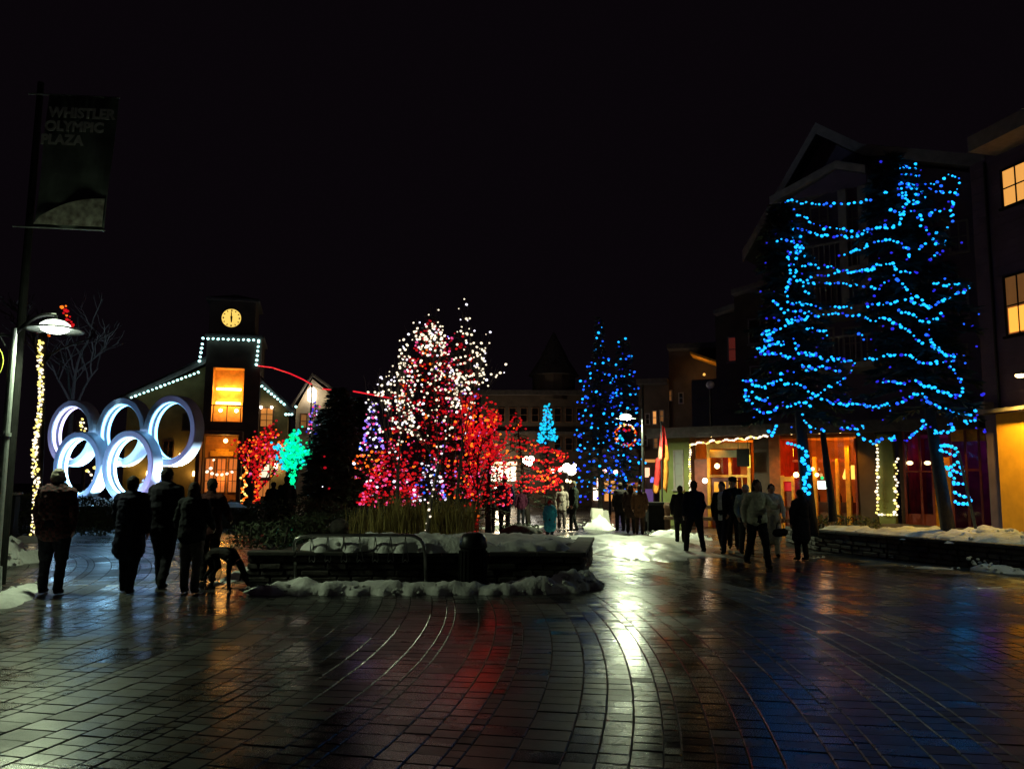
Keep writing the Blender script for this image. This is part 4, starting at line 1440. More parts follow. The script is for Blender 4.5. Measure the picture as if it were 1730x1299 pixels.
# bench in front
# ---------- upper storeys
pk = S(1385, 232, .5)
el = S(1292, 440, .5); er = S(1600, 290, .5)
ul = el[0]
ztop = zcan + .30
bm = bmesh.new()
prism(bm, [(ul, ztop), (us(1668), ztop), (us(1668), S(1600, 300, .5)[1]), (S(1470, 272, .5)[0], S(1470, 272, .5)[1]), pk, (ul, el[1])], .5, 8)
obj('upper_wall', bm, 'wall_grey', sh)
bm = bmesh.new()
e1 = S(1262, 440, 0)
slab_between(bm, e1, S(1385, 226, 0), -.4, 8, .25)
slab_between(bm, S(1385, 226, 0), S(1462, 262, 0), -.4, 8, .25)
slab_between(bm, S(1462, 262, 0), S(1668, 282, 0), -.4, 8, .25)
obj('roof', bm, 'roof', sh)
bm = bmesh.new()
slab_between(bm, (e1[0], e1[1] - .16), (S(1385, 226, 0)[0], S(1385, 226, 0)[1] - .16), -.48, -.405, .42)
slab_between(bm, (S(1385, 226, 0)[0], S(1385, 226, 0)[1] - .16), (S(1462, 262, 0)[0], S(1462, 262, 0)[1] - .16), -.48, -.405, .42)
slab_between(bm, (S(1462, 262, 0)[0], S(1462, 262, 0)[1] - .16), (S(1668, 282, 0)[0], S(1668, 282, 0)[1] - .16), -.48, -.405, .42)
obj('bargeboard', bm, 'trim', sh)
# balcony pediment with columns
D2 = -1.3
a_, b_, c_ = S(1300, 345, D2), S(1412, 284, D2), S(1462, 292, D2)
bm = bmesh.new(); slab_between(bm, a_, b_, D2, .3, .28); slab_between(bm, b_, c_, D2, .3, .28)
obj('pediment', bm, 'trim', sh)
bm = bmesh.new(); prism(bm, [(a_[0] + .6, a_[1] + .03), (c_[0], a_[1] + .03), (c_[0], c_[1] - .03), (b_[0], b_[1] - .04)], D2 + .1, D2 + .2)
obj('pediment_board', bm, 'wall_grey', sh)
bm = bmesh.new()
zb_ = S(1400, 520, D2)[1]
for x in (1318, 1424, 1458):
    u = S(x, 400, D2)[0]; box(bm, (u - .14, u + .14), (D2 + .02, D2 + .3), (zb_, a_[1]))
obj('balcony_column', bm, 'trim', sh)
bm = bmesh.new()
for y in (455, 520, 615):
    z = S(1400, y, D2)[1]
    box(bm, (a_[0] + .3, c_[0]), (D2, .49), (z - .2, z))
    for k in range(16):
        u = a_[0] + .4 + k * (c_[0] - a_[0] - .6) / 15
        box(bm, (u - .02, u + .02), (D2 + .03, D2 + .07), (z, z + .9))
    box(bm, (a_[0] + .3, c_[0]), (D2 + .01, D2 + .09), (z + .9, z + .97))
obj('balcony', bm, 'trim', sh)
for (x, y, lit) in ((1345, 380, 0), (1385, 375, 0), (1440, 370, 0), (1345, 490, 0), (1395, 485, 0), (1440, 480, 0), (1500, 400, 0), (1560, 400, 0), (1620, 400, 0), (1500, 500, 0), (1560, 505, 0), (1620, 510, 0),
                    (1345, 585, 0), (1395, 582, 0), (1440, 580, 0), (1500, 600, 0), (1560, 605, 0), (1620, 610, 0), (1310, 560, 0)):
    a0, b0 = S(x - 12, y + 26, .5), S(x + 12, y - 26, .5)
    window(sh, a0[0], b0[0], a0[1], b0[1], .5, None, 'trim', 2, 2)
cladding(sh, ul + .02, us(1667), ztop + .02, S(1600, 310, .5)[1], .496, 'wall_grey')

# lower wing stepping back to the left
FW = Face(on_ground(1236, 37).x, 37, -30)
wg = empty('stepped_wing', FW.o, FW.a, 'dark lower wing with stepped roofs left of the tall gable', 'building')
bm = bmesh.new()
for (xa, xb, y, d) in ((1168, 1240, 640, 2.5), (1208, 1262, 530, 1.6), (1240, 1300, 495, 0)):
    a, b, z = FW.uz(xa, y, d)[0], FW.uz(xb, y, d)[0], FW.uz((xa + xb) / 2, y, d)[1]
    box(bm, (a, b), (d, d + 3.5), (0, z))
obj('wall', bm, 'wall_dark', wg)
bm = bmesh.new()
for (xa, xb, ya, yb, d) in ((1206, 1262, 532, 514, 1.6), (1236, 1300, 498, 480, 0)):
    a, b = FW.uz(xa, ya, d - .5), FW.uz(xb, yb, d - .5)
    slab_between(bm, a, b, d - .6, d + 3.5, .22)
obj('roof', bm, 'trim', wg)
for (x, y, d) in ((1240, 590, 1.6), (1275, 560, 0), (1278, 640, 0)):
    a0, b0 = FW.uz(x - 8, y + 20, d), FW.uz(x + 8, y - 20, d)
    window(wg, a0[0], b0[0], a0[1], b0[1], d, emit('very_dim_red_pane', (1, .15, .1), .05) if y == 590 else None, 'trim', 1, 2)

# ================================================================== near building at the right edge
FR = Face(13.9, 23.4, -76)
rb = empty('right_edge_building', FR.o, FR.a, 'violet grey building at the right edge with two lit upper windows', 'building')
Q = lambda x, y, d=0.0: FR.uz(x, y, d)
u0r = Q(1664, 700)[0]; u1r = u0r + 11
zr0 = Q(1680, 262)[1]
bm = B(((u0r, u1r), (0, 8), (0, zr0))); obj('wall', bm, 'wall_grey', rb)
cladding(rb, u0r + .01, u1r, 3.6, zr0, -.004, 'wall_grey', .24)
bm = bmesh.new()
e0 = Q(1635, 258, -1.0)
box(bm, (e0[0], u1r), (-1.0, 8), (e0[1], e0[1] + .45)); obj('eave', bm, 'trim', rb)
for (xa, xb, ya, yb, m_, nx) in ((1699, 1760, 262, 350, glow_w, 3), (1706, 1760, 453, 566, glow_d, 3)):
    a0, b0 = Q(xa, yb), Q(xb, ya)
    f = window(rb, a0[0], b0[0], a0[1], b0[1], -.025, m_, 'black', nx, 2, fw=.06)
    if ya == 453:
        bm = B(((a0[0] + .05, a0[0] + .62), (-.05, -.037), (a0[1] + .05, a0[1] + .75))); obj('lit_lower_pane', bm, emit('lit_lower_pane', (1, .38, .05), 1.5), f)
bm = B(((Q(1669, 350)[0], Q(1669, 350)[0] + .0 + .05), (-.09, -.03), (0, zr0 - .1))); obj('downpipe', bm, 'darkmetal', rb)
# yellow lit entrance panel
a0, b0 = Q(1704, 905), Q(1790, 690)
bm = B(((a0[0], a0[0] + 3.2), (-.18, -.03), (0, b0[1]))); obj('yellow_door_panel', bm, mat('yellow_door_paint', (.7, .34, .02), .85, ns=3, amt=.12, bump=.1), rb)
bm = B(((a0[0] - .12, a0[0] + 3.3), (-.5, -.19), (b0[1] + .02, b0[1] + .12))); obj('door_head', bm, 'trim', rb)
bm = bmesh.new(); lathe(bm, [(.12, 0), (.12, -.05), (.07, -.08)], (a0[0] + 1.6, -.9, b0[1] + .9), 14); obj('porch_lamp', bm, glow_o, rb)
lamp('porch_light', (a0[0] + 1.6, -1.1, b0[1] + .7), 800, (1, .62, .10), rb, .1, kind='SPOT', spot=140)
bm = B(((a0[0] + 1.5, a0[0] + 1.7), (-.95, -.03), (b0[1] + .9, b0[1] + .96))); obj('lamp_bracket', bm, 'darkmetal', rb)
bm = bmesh.new()
box(bm, (u0r + .02, a0[0] - .2), (-.35, -.03), (Q(1680, 700)[1], Q(1680, 700)[1] + .35)); obj('band_course', bm, 'trim', rb)
# ladder-like drainpipe and wall between the two buildings
bm = B(((Q(1660, 500)[0] - .5, Q(1660, 500)[0] - .1), (.3, 3), (0, zr0 - 2))); obj('return_wall', bm, 'wall_dark', rb)

# storefront light strings
pts = [FS.px(1165.5 + random.uniform(-1, 1), y, -1.25) for y in range(752, 832, 4)]
dx = lambda: random.uniform(-.8, .8)
pts += [FS.px(1166 + (1296 - 1166) * i / 42, 750 - 13 * i / 42 + 1.6 * math.sin(i * .9) + dx(), -1.25) for i in range(43)]
bulb_string('light_string', 'warm white lights along the shop canopy and down the green corner', 'fairy lights', pts, .040, ['b_warm', 'b_yellow'], [3, 1])
pts = [FS.px(1482 + dx() * 2, y, -.42) for y in range(752, 868, 6)] + [FS.px(1485 + 5 * i, 869 + dx(), -.42) for i in range(7)] + [FS.px(1514 + 3 * math.sin(y * .31), y, -.42) for y in range(775, 868, 5)]
bulb_string('light_string', 'warm white lights framing the olive column', 'fairy lights', pts, .045, ['b_warm', 'b_yellow'], [2, 1])

# flags by the green corner
fl = empty('flag', on_ground(1122, 30.5), 0, 'long red and orange flag hanging before the green wall', 'flag')
F0 = AY(1117, 716, 30.5) - fl.location
bm = bmesh.new(); tube(bm, [(F0.x, 0, 0), (F0.x, 0, F0.z + .1)], .03, 8); obj('pole', bm, 'darkmetal', fl)
fm = [mat('red_flag_cloth', (.65, .03, .03), .8, ns=5), mat('orange_flag_cloth', (.8, .28, .03), .8, ns=5), mat('pale_flag_cloth', (.5, .3, .22), .8, ns=5)]
bm = bmesh.new()
NJ, NI = 34, 10
V = []
for j in range(NJ + 1):
    t = j / NJ
    z = F0.z - t * 2.5
    w = .13 + .42 * min(1, t * 1.5)
    V.append([bm.verts.new((F0.x - .22 * t * 1.2 + w * (i / NI) * (.95) - (.08 if t > .5 else 0), .06 * math.sin(i * 1.1 + t * 2.0) * min(1, t * 3) + .02 * math.sin(7 * t + i), z - .10 * math.sin(i * .7) * t - .12 * (i / NI) * (1 - t))) for i in range(NI + 1)])
for j in range(NJ):
    for i in range(NI):
        f = bm.faces.new((V[j][i], V[j + 1][i], V[j + 1][i + 1], V[j][i + 1]))
        t = j / NJ; f.material_index = 1 if (i > 4 and .28 < t) or t > .86 else (2 if .3 < t < .5 and i < 3 else 0)
bmesh.ops.solidify(bm, geom=bm.faces[:], thickness=.01)
obj('cloth', bm, fm, fl, smooth=True)

# bright noticeboards near the snow heap
for (x, yb, yt, Y, w, lab, lean) in ((1006, 905, 858, 31, .42, 'pale leaning board left of the ploughed snow heap', .25), (1020, 892, 862, 33, .4, 'pale leaning board behind the ploughed snow heap', -.3)):
    q = on_ground(x, Y); h = AY(x, yt, Y).z
    t = empty('sandwich_board', q, R(10), lab, 'sign')
    for s in (-1, 1):
        bm = B(((-w / 2, w / 2), (-.02, .02), (0, h)), bev=.01)
        obj('board', bm, mat('pale_board', (.4, .38, .34), .6, ns=3, amt=.1), t, (0, s * .22, 0), (s * .2, lean * .3, 0))

# ================================================================== trees
def conifer(base, H, prof, label, seed, z0=.6, nb=90, name='conifer_tree', group=None, quads=26, ql=.16, trunk=.12, lean=(0, 0), mats='needle'):
    """prof: list of (height fraction, radius); limbs droop, needles in sprays along the limbs"""
    rnd = random.Random(seed)
    base = Vector(base)
    t = empty(name, base, 0, label, 'tree', group)

    def rad(f):
        for (f0, r0), (f1, r1) in zip(prof[:-1], prof[1:]):
            if f0 <= f <= f1: return r0 + (r1 - r0) * (f - f0) / max(1e-6, f1 - f0)
        return 0.02
    ax = lambda z: Vector((lean[0] * z / H, lean[1] * z / H, z))
    bm = bmesh.new()
    tube(bm, [ax(H * i / 8) for i in range(9)], [trunk * (1 - i / 8.6) for i in range(9)], 7)
    obj('trunk', bm, 'bark', t, smooth=True)
    bl = bmesh.new(); bf = bmesh.new()
    tips = []
    for i in range(nb):
        f = (i + rnd.random()) / nb
        f = f ** .85
        z = z0 + (H - z0) * f
        r = rad(z / H) * rnd.uniform(.6, .98)
        a = i * 2.4 + rnd.uniform(-.4, .4)
        d = Vector((math.cos(a), math.sin(a), 0))
        up = rnd.uniform(.05, .25) if f > .6 else rnd.uniform(-.1, .1)
        p0 = ax(z)
        pts = [p0, p0 + d * r * .35 + Vector((0, 0, r * (up + .02))), p0 + d * r * .7 + Vector((0, 0, r * (up - .1))), p0 + d * r + Vector((0, 0, r * (up - .2)))]
        tube(bl, pts, [trunk * .3 * (1 - f * .6), trunk * .22 * (1 - f * .6), trunk * .12, .006], 4, cap=False)
        tips.append(pts[3])
        m = max(8, int(quads * 1.7 * (.35 + r)))
        for q in range(m):
            s = rnd.random() ** .7
            k = min(2, int(s * 3)); u_ = s * 3 - k
            c = pts[k].lerp(pts[k + 1], u_)
            side = Vector((-d.y, d.x, 0)) * rnd.choice((-1, 1))
            dd = (side * rnd.uniform(.4, 1) + d * rnd.uniform(.2, 1) + Vector((0, 0, rnd.uniform(-.55, .15)))).normalized()
            L = ql * rnd.uniform(.6, 1.5)
            w = L * .11
            nn = dd.cross(Vector((rnd.uniform(-1, 1), rnd.uniform(-1, 1), 1)).normalized()).normalized()
            vs = [bf.verts.new(c), bf.verts.new(c + dd * L * .5 + nn * w), bf.verts.new(c + dd * L), bf.verts.new(c + dd * L * .5 - nn * w)]
            bf.faces.new(vs)
    obj('branches', bl, 'bark', t, kind='stuff')
    obj('needles', bf, mats, t, kind='stuff')
    return t, rad, ax, tips


def shell_garland(base, H, rad, ax, z0, turns, step, seed, zt=None, out=1.0, sag=.12, jitter=.05):
    """a cable wound round the crown, sagging between limbs"""
    rnd = random.Random(seed)
    pts = []
    base = Vector(base)
    n = int(turns * 40)
    zt = zt or H * .99
    ph = rnd.random() * 6
    for i in range(n):
        f = i / n
        z = z0 + (zt - z0) * f
        a = ph + f * turns * 2 * PI
        k = noise.noise(Vector((a * 1.3, seed, 0)))
        r = rad(z / H) * out * (1 + .25 * k) + .03
        zz = z - sag * rad(z / H) * abs(math.sin(a * 3.2)) + .1 * noise.noise(Vector((a * .8, seed * 2, 3)))
        p_ = ax(z)
        pts.append(base + Vector((p_.x + r * math.cos(a), p_.y + r * math.sin(a), zz)))
    b = [q + Vector((rnd.gauss(0, jitter), rnd.gauss(0, jitter), rnd.gauss(0, jitter * .7))) for q in resample(pts, step)]
    return b, pts


def bare_tree(base, H, spread, label, seed, trunk=.06, zfork=.35, depth=4, name='bare_tree', bark='bark', lean=0.0, kids=(3, 4), squash=1.0, group=None, upright=.6, halfw=None):
    rnd = random.Random(seed)
    base = Vector(base)
    t = empty(name, base, 0, label, 'tree', group)
    segs = []
    bt = bmesh.new(); bb = bmesh.new()

    def grow(p, d, L, r, dep):
        pts = [p]; q = p.copy(); dd = d.copy()
        for i in range(4):
            dd = (dd + Vector((rnd.gauss(0, .13), rnd.gauss(0, .13), rnd.gauss(0, .06) + .05))).normalized()
            q = q + dd * L / 4
            pts.append(q.copy())
        tube(bb, pts, [r * (1 - .12 * i) for i in range(5)], 5 if dep > 1 else 3, cap=False)
        segs.append(pts)
        if dep == 0: return
        for i in range(rnd.randint(*kids)):
            s = rnd.uniform(.35, 1)
            k = min(3, int(s * 4)); c = pts[k].lerp(pts[k + 1], s * 4 - k)
            a = rnd.uniform(0, 2 * PI)
            nd = (dd * upright + Vector((math.cos(a), math.sin(a) * squash, rnd.uniform(-.1, .5))) * spread).normalized()
            grow(c, nd, L * rnd.uniform(.55, .8), r * .55, dep - 1)
    top = Vector((lean, 0, H * zfork))
    tube(bt, [(0, 0, 0), (lean * .3, .01, H * zfork * .5), top], [trunk * 1.25, trunk, trunk * .8], 8)
    obj('trunk', bt, bark, t, smooth=True)
    grow(top, Vector((lean * .2, 0, 1)), H * .30, trunk * .7, depth)
    for i in range(3):
        a = i * 2.1 + rnd.random()
        grow(top - Vector((0, 0, H * .04)), Vector((math.cos(a) * spread, math.sin(a) * spread, 1)).normalized(), H * .26, trunk * .55, depth - 1)
    # fit to height and to the width of the crown
    xs = sorted(abs(q.x - lean) for s in segs for q in s)
    kw = (halfw / xs[int(len(xs) * .96)]) if halfw else 1
    for v in bb.verts: v.co.x = lean + (v.co.x - lean) * kw; v.co.y *= kw
    segs = [[Vector((lean + (q.x - lean) * kw, q.y * kw, q.z)) for q in s] for s in segs]
    zmax = max(q.z for s in segs for q in s)
    k = (H - top.z) / (zmax - top.z)
    for v in bb.verts:
        if v.co.z > top.z: v.co.z = top.z + (v.co.z - top.z) * k
    segs = [[Vector((q.x, q.y, top.z + (q.z - top.z) * k if q.z > top.z else q.z)) for q in s] for s in segs]
    obj('branches', bb, bark, t, kind='stuff')
    return t, segs


def hang(segs, base, n, seed, off=.03, keep=None):
    rnd = random.Random(seed)
    W = []
    for s in segs:
        for a, b in zip(s[:-1], s[1:]): W.append(((b - a).length, a, b))
    out = []
    base = Vector(base)
    guard = 0
    while len(out) < n and guard < n * 30:
        guard += 1
        L, a, b = rnd.choices(W, [w[0] for w in W])[0]
        p_ = a.lerp(b, rnd.random()) + Vector((rnd.gauss(0, off), rnd.gauss(0, off), rnd.gauss(0, off)))
        if keep and not keep(p_): continue
        out.append(base + p_)
    return out


def height_at(px, py, Y, z0=0.0): return AY(px, py, Y).z - z0


def w_at(px0, px1, Y): return abs(px1 - px0) / FPX * Y / 2


# --- white birch group in the planter
b = Vector(on_ground(722, 16.6)); b.z = .5
H = height_at(745, 503, 16.6, .5)
t, segs = bare_tree(b, H, .48, 'slender birch hung with round white lights in the planter', 11, trunk=.04, zfork=.30, depth=4, bark='pale_bark', lean=.22, halfw=.74, upright=1.0, name='birch_tree')
pts = hang(segs, b, 250, 5, .06)
pts = [p_ for p_ in pts if p_.z < .5 + H]
wr = [b + Vector((random.uniform(-.05, .05) + .12 * s / 22, -.06, H * .30 * s / 22)) for s in range(1, 22, 2)]
bulb_string('light_string', 'round white lights over the slender birch and down its trunk', 'fairy lights', pts + wr, .022, ['b_warm', 'b_white'], [5, 1], jit=.3)
b = Vector(on_ground(672, 18.6)); b.z = .5
H = height_at(672, 572, 18.6, .5)
t, segs = bare_tree(b, H, .42, 'second pale birch with white lights left of the first', 14, trunk=.045, zfork=.34, depth=4, bark='pale_bark', halfw=.62, upright=1.0, name='birch_tree')
pts = hang(segs, b, 175, 6, .06)
bulb_string('light_string', 'round white lights over the left birch', 'fairy lights', pts, .023, ['b_warm', 'b_white'], [4, 1], jit=.3)
b = Vector(on_ground(770, 19.6)); b.z = .3
H = height_at(790, 505, 19.6, .3)
t, segs = bare_tree(b, H, .40, 'tall thin birch behind the planter with sparse white lights', 23, trunk=.04, zfork=.40, depth=4, bark='pale_bark', name='birch_tree', lean=.15, halfw=.66, upright=1.0)
pts = hang(segs, b, 130, 7, .07)
bulb_string('light_string', 'sparse white lights in the tall thin birch', 'fairy lights', pts, .025, ['b_warm', 'b_white'], [4, 1], jit=.3)

# --- conifers of the middle group
def lit_conifer(px, Y, top, halfpx, label, llabel, seed, mats, wts, prof=None, z0px=835, step=.16, turns=9, r=.045, zb=.5, nb=70, quads=18, color_fn=None, top_z=None, jitter=.05, group=None):
    b = Vector(on_ground(px, Y))
    H = height_at(px, top, Y)
    Rm = halfpx / FPX * Y
    prof = prof or [(0, Rm * .8), (.2, Rm), (.5, Rm * .68), (.8, Rm * .3), (1, .04)]
    prof = [(f, rr if i < len(prof) and isinstance(rr, float) else rr) for i, (f, rr) in enumerate(prof)]
    t, rad, ax, tips = conifer(b, H, prof, label, seed, z0=zb, nb=nb, quads=quads, ql=.12 + .04 * Rm)
    bl, wr = shell_garland(b, H, rad, ax, max(zb, height_at(px, z0px, Y)), turns, step, seed, jitter=jitter)
    if color_fn:
        bl = [(q, color_fn(q, b, H)) for q in bl]
    bulb_string('light_string', llabel, 'fairy lights', bl, r, mats, wts, wires=[wr], jit=.3, origin=b)
    return b, H


# tall red lit conifer within the birches (two leaders)
lit_conifer(722, 25, 533, 68, 'tall red lit conifer rising behind the birches', 'red lights round the tall conifer behind the birches', 31,
            ['b_red', 'b_dimred', 'b_orange', 'b_pink'], [5, 4, 1, 1], prof=[(0, 1.1), (.3, 1.2), (.6, .95), (.8, .62), (.92, .25), (1, .05)], step=.12, turns=15, r=.034, nb=110, jitter=.09)
lit_conifer(765, 27, 560, 55, 'second red lit conifer close behind the tall one', 'dim red and pink lights on the second conifer', 32,
            ['b_dimred', 'b_pink', 'b_violet', 'b_red'], [5, 1, 1, 4], prof=[(0, 1.0), (.3, 1.1), (.6, .85), (.8, .6), (.93, .3), (1, .05)], step=.13, turns=13, r=.034, nb=90, jitter=.09)
# red deciduous right of the birches
b = Vector(on_ground(806, 21.5)); H = height_at(812, 655, 21.5)
t, segs = bare_tree(b, H, .62, 'small bushy tree wound with dense red lights', 41, trunk=.07, zfork=.36, depth=4, squash=1.0, upright=.8, halfw=.52)
pts = hang(segs, b, 560, 8, .07)
pts += [b + Vector((random.uniform(-.07, .07), -.08, z * .1)) for z in range(3, int(H * 3.6)) for _ in range(2)]
bulb_string('light_string', 'dense red lights on the small bushy tree', 'fairy lights', pts, .031, ['b_red', 'b_dimred', 'b_orange'], [6, 3, 1], jit=.3)
lit_conifer(826, 26, 690, 40, 'squat red lit conifer beside the bushy red tree', 'red garlands on the squat conifer', 33, ['b_red', 'b_dimred', 'b_pink'], [5, 2, 1], step=.10, turns=12, r=.034, nb=70, z0px=850)
# low red tree, left
lit_conifer(660, 23, 750, 62, 'low wide red lit conifer left of the birches', 'red lights on the low wide conifer', 34, ['b_red', 'b_dimred', 'b_pink', 'b_white'], [6, 3, 2, .3], step=.075, turns=11, r=.032, nb=80, z0px=848)
lit_conifer(725, 22, 770, 40, 'low conifer with mixed lights under the birches', 'mixed white violet and pink lights on the low conifer', 35, ['b_white', 'b_violet', 'b_pink', 'b_blue', 'b_dimred'], [2, 2, 1, 1, 2], step=.16, turns=8, r=.03, nb=60, z0px=845)
# multicolour conifer


def mc(q, b, H):
    f = (q.z - b.z) / H
    if f > .62: return random.choices([0, 1, 2, 3], [3, 2, 2, 1])[0]
    return random.choices([4, 5, 6, 0, 7], [5, 1, 2, .5, 1])[0]


lit_conifer(626, 28, 678, 34, 'narrow conifer with blue violet lights above and orange below', 'blue violet lights above and orange lights below on a narrow conifer', 36,
            ['b_violet', 'b_pink', 'b_white', 'b_blue', 'b_orange', 'b_yellow', 'b_dimred', 'b_pink'], None, step=.14, turns=11, r=.04, nb=80, color_fn=mc, z0px=805)
lit_conifer(528, 36, 680, 28, 'dim conifer with violet and pink lights under the bright eave lamp', 'violet pink and blue lights on the conifer under the eave lamp', 37,
            ['b_pink', 'b_violet', 'b_deep', 'b_dimred', 'b_white'], [3, 3, 2, 2, 1], step=.22, turns=8, r=.045, nb=60, z0px=735)
# dark unlit conifers
for (px, Y, top, hw, sd, lab) in ((568, 27, 655, 50, 51, 'wide dark unlit conifer between the green tree and the birches'), (548, 30, 690, 40, 52, 'dark unlit conifer left behind the wide one'), (598, 31, 672, 34, 53, 'dark unlit conifer right behind the wide one')):
    b = Vector(on_ground(px, Y)); H = height_at(px, top, Y); Rm = hw / FPX * Y
    conifer(b, H, [(0, Rm), (.3, Rm), (.7, Rm * .8), (.9, Rm * .45), (1, .05)], lab, sd, z0=.2, nb=150, quads=44, ql=.24)
pts = [AY(x, y, 26) for x, y in ((556, 825), (549, 790), (548, 771), (630, 838), (624, 846), (660, 823), (545, 822), (598, 783))]
bulb_string('light_string', 'few stray dim lights low on the dark conifer', 'fairy lights', pts, .04, ['b_white', 'b_violet', 'b_dimred'], jit=.3)

# red garland conifer and cyan treetop
b = Vector(on_ground(893, 34)); H = height_at(872, 695, 34)
t, rad, ax, tips = conifer(b, H, [(0, 1.4), (.2, 1.65), (.5, 1.35), (.68, .9), (.8, .35), (1, .05)], 'broad red garlanded tree before the white globe lamp', 38, z0=.7, nb=50, quads=8, lean=(-.55, 0))
gl_ = []
for (seq) in ([(872, 700), (866, 712), (858, 722), (856, 740), (850, 755), (845, 770), (840, 785)], [(876, 704), (882, 718), (874, 722), (862, 730)], [(858, 742), (880, 745), (900, 750), (925, 757), (945, 762), (955, 770)],
              [(862, 752), (885, 758), (905, 762), (930, 762), (946, 766), (960, 766)], [(850, 772), (878, 772), (905, 778), (930, 780), (952, 770)], [(895, 790), (915, 796), (935, 796), (950, 788)],
              [(868, 812), (890, 814), (915, 812), (935, 806), (948, 798)], [(868, 820), (890, 824), (912, 824), (930, 818), (945, 808)], [(872, 828), (895, 832), (915, 828), (935, 822), (950, 812)], [(845, 800), (850, 785), (846, 770), (860, 765)],
              [(938, 757), (944, 770), (950, 780), (960, 768)], [(880, 802), (905, 806), (930, 800), (942, 790)]):
    P_ = []
    for (x, y) in seq:
        z = AY(x, y, 34).z
        w = max(.3, rad(z / H)); dxx = (AY(x, y, 34).x - (b.x + ax(z).x))
        P_.append(AY(x, y, 34 - math.sqrt(max(.04, w * w - dxx * dxx)) * .8))
    gl_.append(P_)
pts = [q + Vector((random.gauss(0, .03), random.gauss(0, .03), random.gauss(0, .035))) for g1 in gl_ for q in resample(g1, .085)]
pts += [q for q in shell_garland(b, H, rad, ax, 1.0, 7, .25, 4)[0] if q.y > 34]
bulb_string('light_string', 'red garlands swagged along the broad tree limbs', 'fairy lights', pts, .046, ['b_red', 'b_dimred', 'b_orange'], [7, 2, 1], wires=gl_, jit=.2)
lit_conifer(924, 38, 682, 26, 'small cyan lit conifer top behind the red garlands', 'cyan lights on the small conifer behind the red garlands', 39, ['b_sky', 'b_cyan'], [4, 1], step=.12, turns=11, r=.05, nb=60, z0px=745,
            prof=[(0, .5), (.55, .60), (.72, .34), (.85, .16), (1, .05)])
# blue conifer pair
for (px, top, hw, Y, sd, lab, ll, pf_) in ((1014, 536, 40, 37, 61, 'taller blue lit conifer of the pair beyond the ice', 'blue lights on the taller conifer of the pair', [(0, 1.15), (.25, 1.1), (.45, 1.0), (.68, .8), (.78, .45), (.85, .15), (1, .05)]),
                                            (1055, 570, 28, 38, 62, 'shorter blue lit conifer of the pair beyond the ice', 'blue lights on the shorter conifer of the pair', [(0, .8), (.3, .8), (.7, .62), (.9, .34), (1, .1)])):
    b = Vector(on_ground(px, Y)); H = height_at(px, top, Y)
    t, rad, ax, tips = conifer(b, H, pf_, lab, sd, z0=1.2, nb=110, quads=22, ql=.22)
    bl, wr = shell_garland(b, H, rad, ax, height_at(px, 835, Y), 11 if sd == 61 else 9, .36, sd, jitter=.07, sag=.35)
    out = []
    for q in bl:
        front = (q - b).y < 0
        f = (q.z) / H
        out.append((q, random.choices([0, 1, 2], [6, 3, 1] if (front and f > .3) else [2, 4, 2])[0]))
    bulb_string('light_string', ll, 'fairy lights', out, .047, ['b_cyan', 'b_blue', 'b_deep'], None, wires=[wr], jit=.35, origin=b)

# --- red tree and green tree by the hall
b = Vector(on_ground(432, 42)); H = height_at(432, 706, 42)
t, segs = bare_tree(b, H, .40, 'red lit tree before the tower door', 71, trunk=.12, zfork=.24, depth=4, upright=1.1, halfw=.95)
pts = hang(segs, b, 520, 9, .12)
P2 = []
for q in pts:
    f = (q.x - b.x)
    P2.append((q, random.choices([0, 1, 2, 3], [6, 2, 1.5, 1.4 if f > .3 else .2])[0]))
for s in range(60):
    P2.append((b + Vector((.15 + random.uniform(-.16, .16), -.15, s / 60 * H * .5)), random.choice([0, 0, 2])))
for s in range(46):
    P2.append((b + Vector((-.52 + .12 * math.sin(s * .5) + random.uniform(-.08, .08), -.2, s / 46 * H * .5)), random.choice([4, 2])))
bulb_string('light_string', 'red lights in the tree before the tower door, yellow down one stem', 'fairy lights', P2, .055, ['b_red', 'b_dimred', 'b_orange', 'b_pink', 'b_yellow'], None, jit=.3, origin=b)
b = Vector(on_ground(494, 40)); H = height_at(500, 722, 40)
t, segs = bare_tree(b, H, .50, 'green lit tree beside the beige house wall', 72, trunk=.09, zfork=.38, depth=4, upright=.75, lean=.1)
pts = hang(segs, b, 420, 10, .08)
P2 = [(q, 2 if (q.x - b.x) < -.55 else random.choices([0, 1, 2], [4, 5, .6])[0]) for q in pts]
for s in range(36): P2.append((b + Vector((random.uniform(-.08, .08) + .1 * s / 36, -.1, .5 + s / 36 * H * .38)), random.choice([0, 1])))
bulb_string('light_string', 'green and teal lights in the tree beside the beige house', 'fairy lights', P2, .066, ['b_green', 'b_teal', 'b_sky'], None, jit=.3, origin=b)

# --- wrapped tree at the far left, red treetop lights behind the lamp
b = Vector(on_ground(66, 24)); H = height_at(56, 575, 24)
t, segs = bare_tree(b, H + 1.6, .3, 'thin left tree with a light wrapped stem behind the lamp post', 73, trunk=.11, zfork=.72, depth=3, lean=-.18)
P2 = []
for s in range(170):
    f = s / 170
    P2.append(b + Vector((-.18 * f + .055 * math.sin(s * 2.3) + .05 * math.sin(f * 11) + random.gauss(0, .02), -.12 + .03 * math.cos(s * 2.3), H * f + random.gauss(0, .02))))
bulb_string('light_string', 'warm lights spiralling up the thin left tree stem', 'fairy lights', P2, .036, ['b_warm', 'b_yellow'], [3, 2], jit=.35)
b = Vector(on_ground(112, 37)); H = height_at(112, 505, 37)
t, segs = bare_tree(b, H + .3, .45, 'dark bare tree whose tip carries a few red lights', 74, trunk=.12, zfork=.5, depth=3)
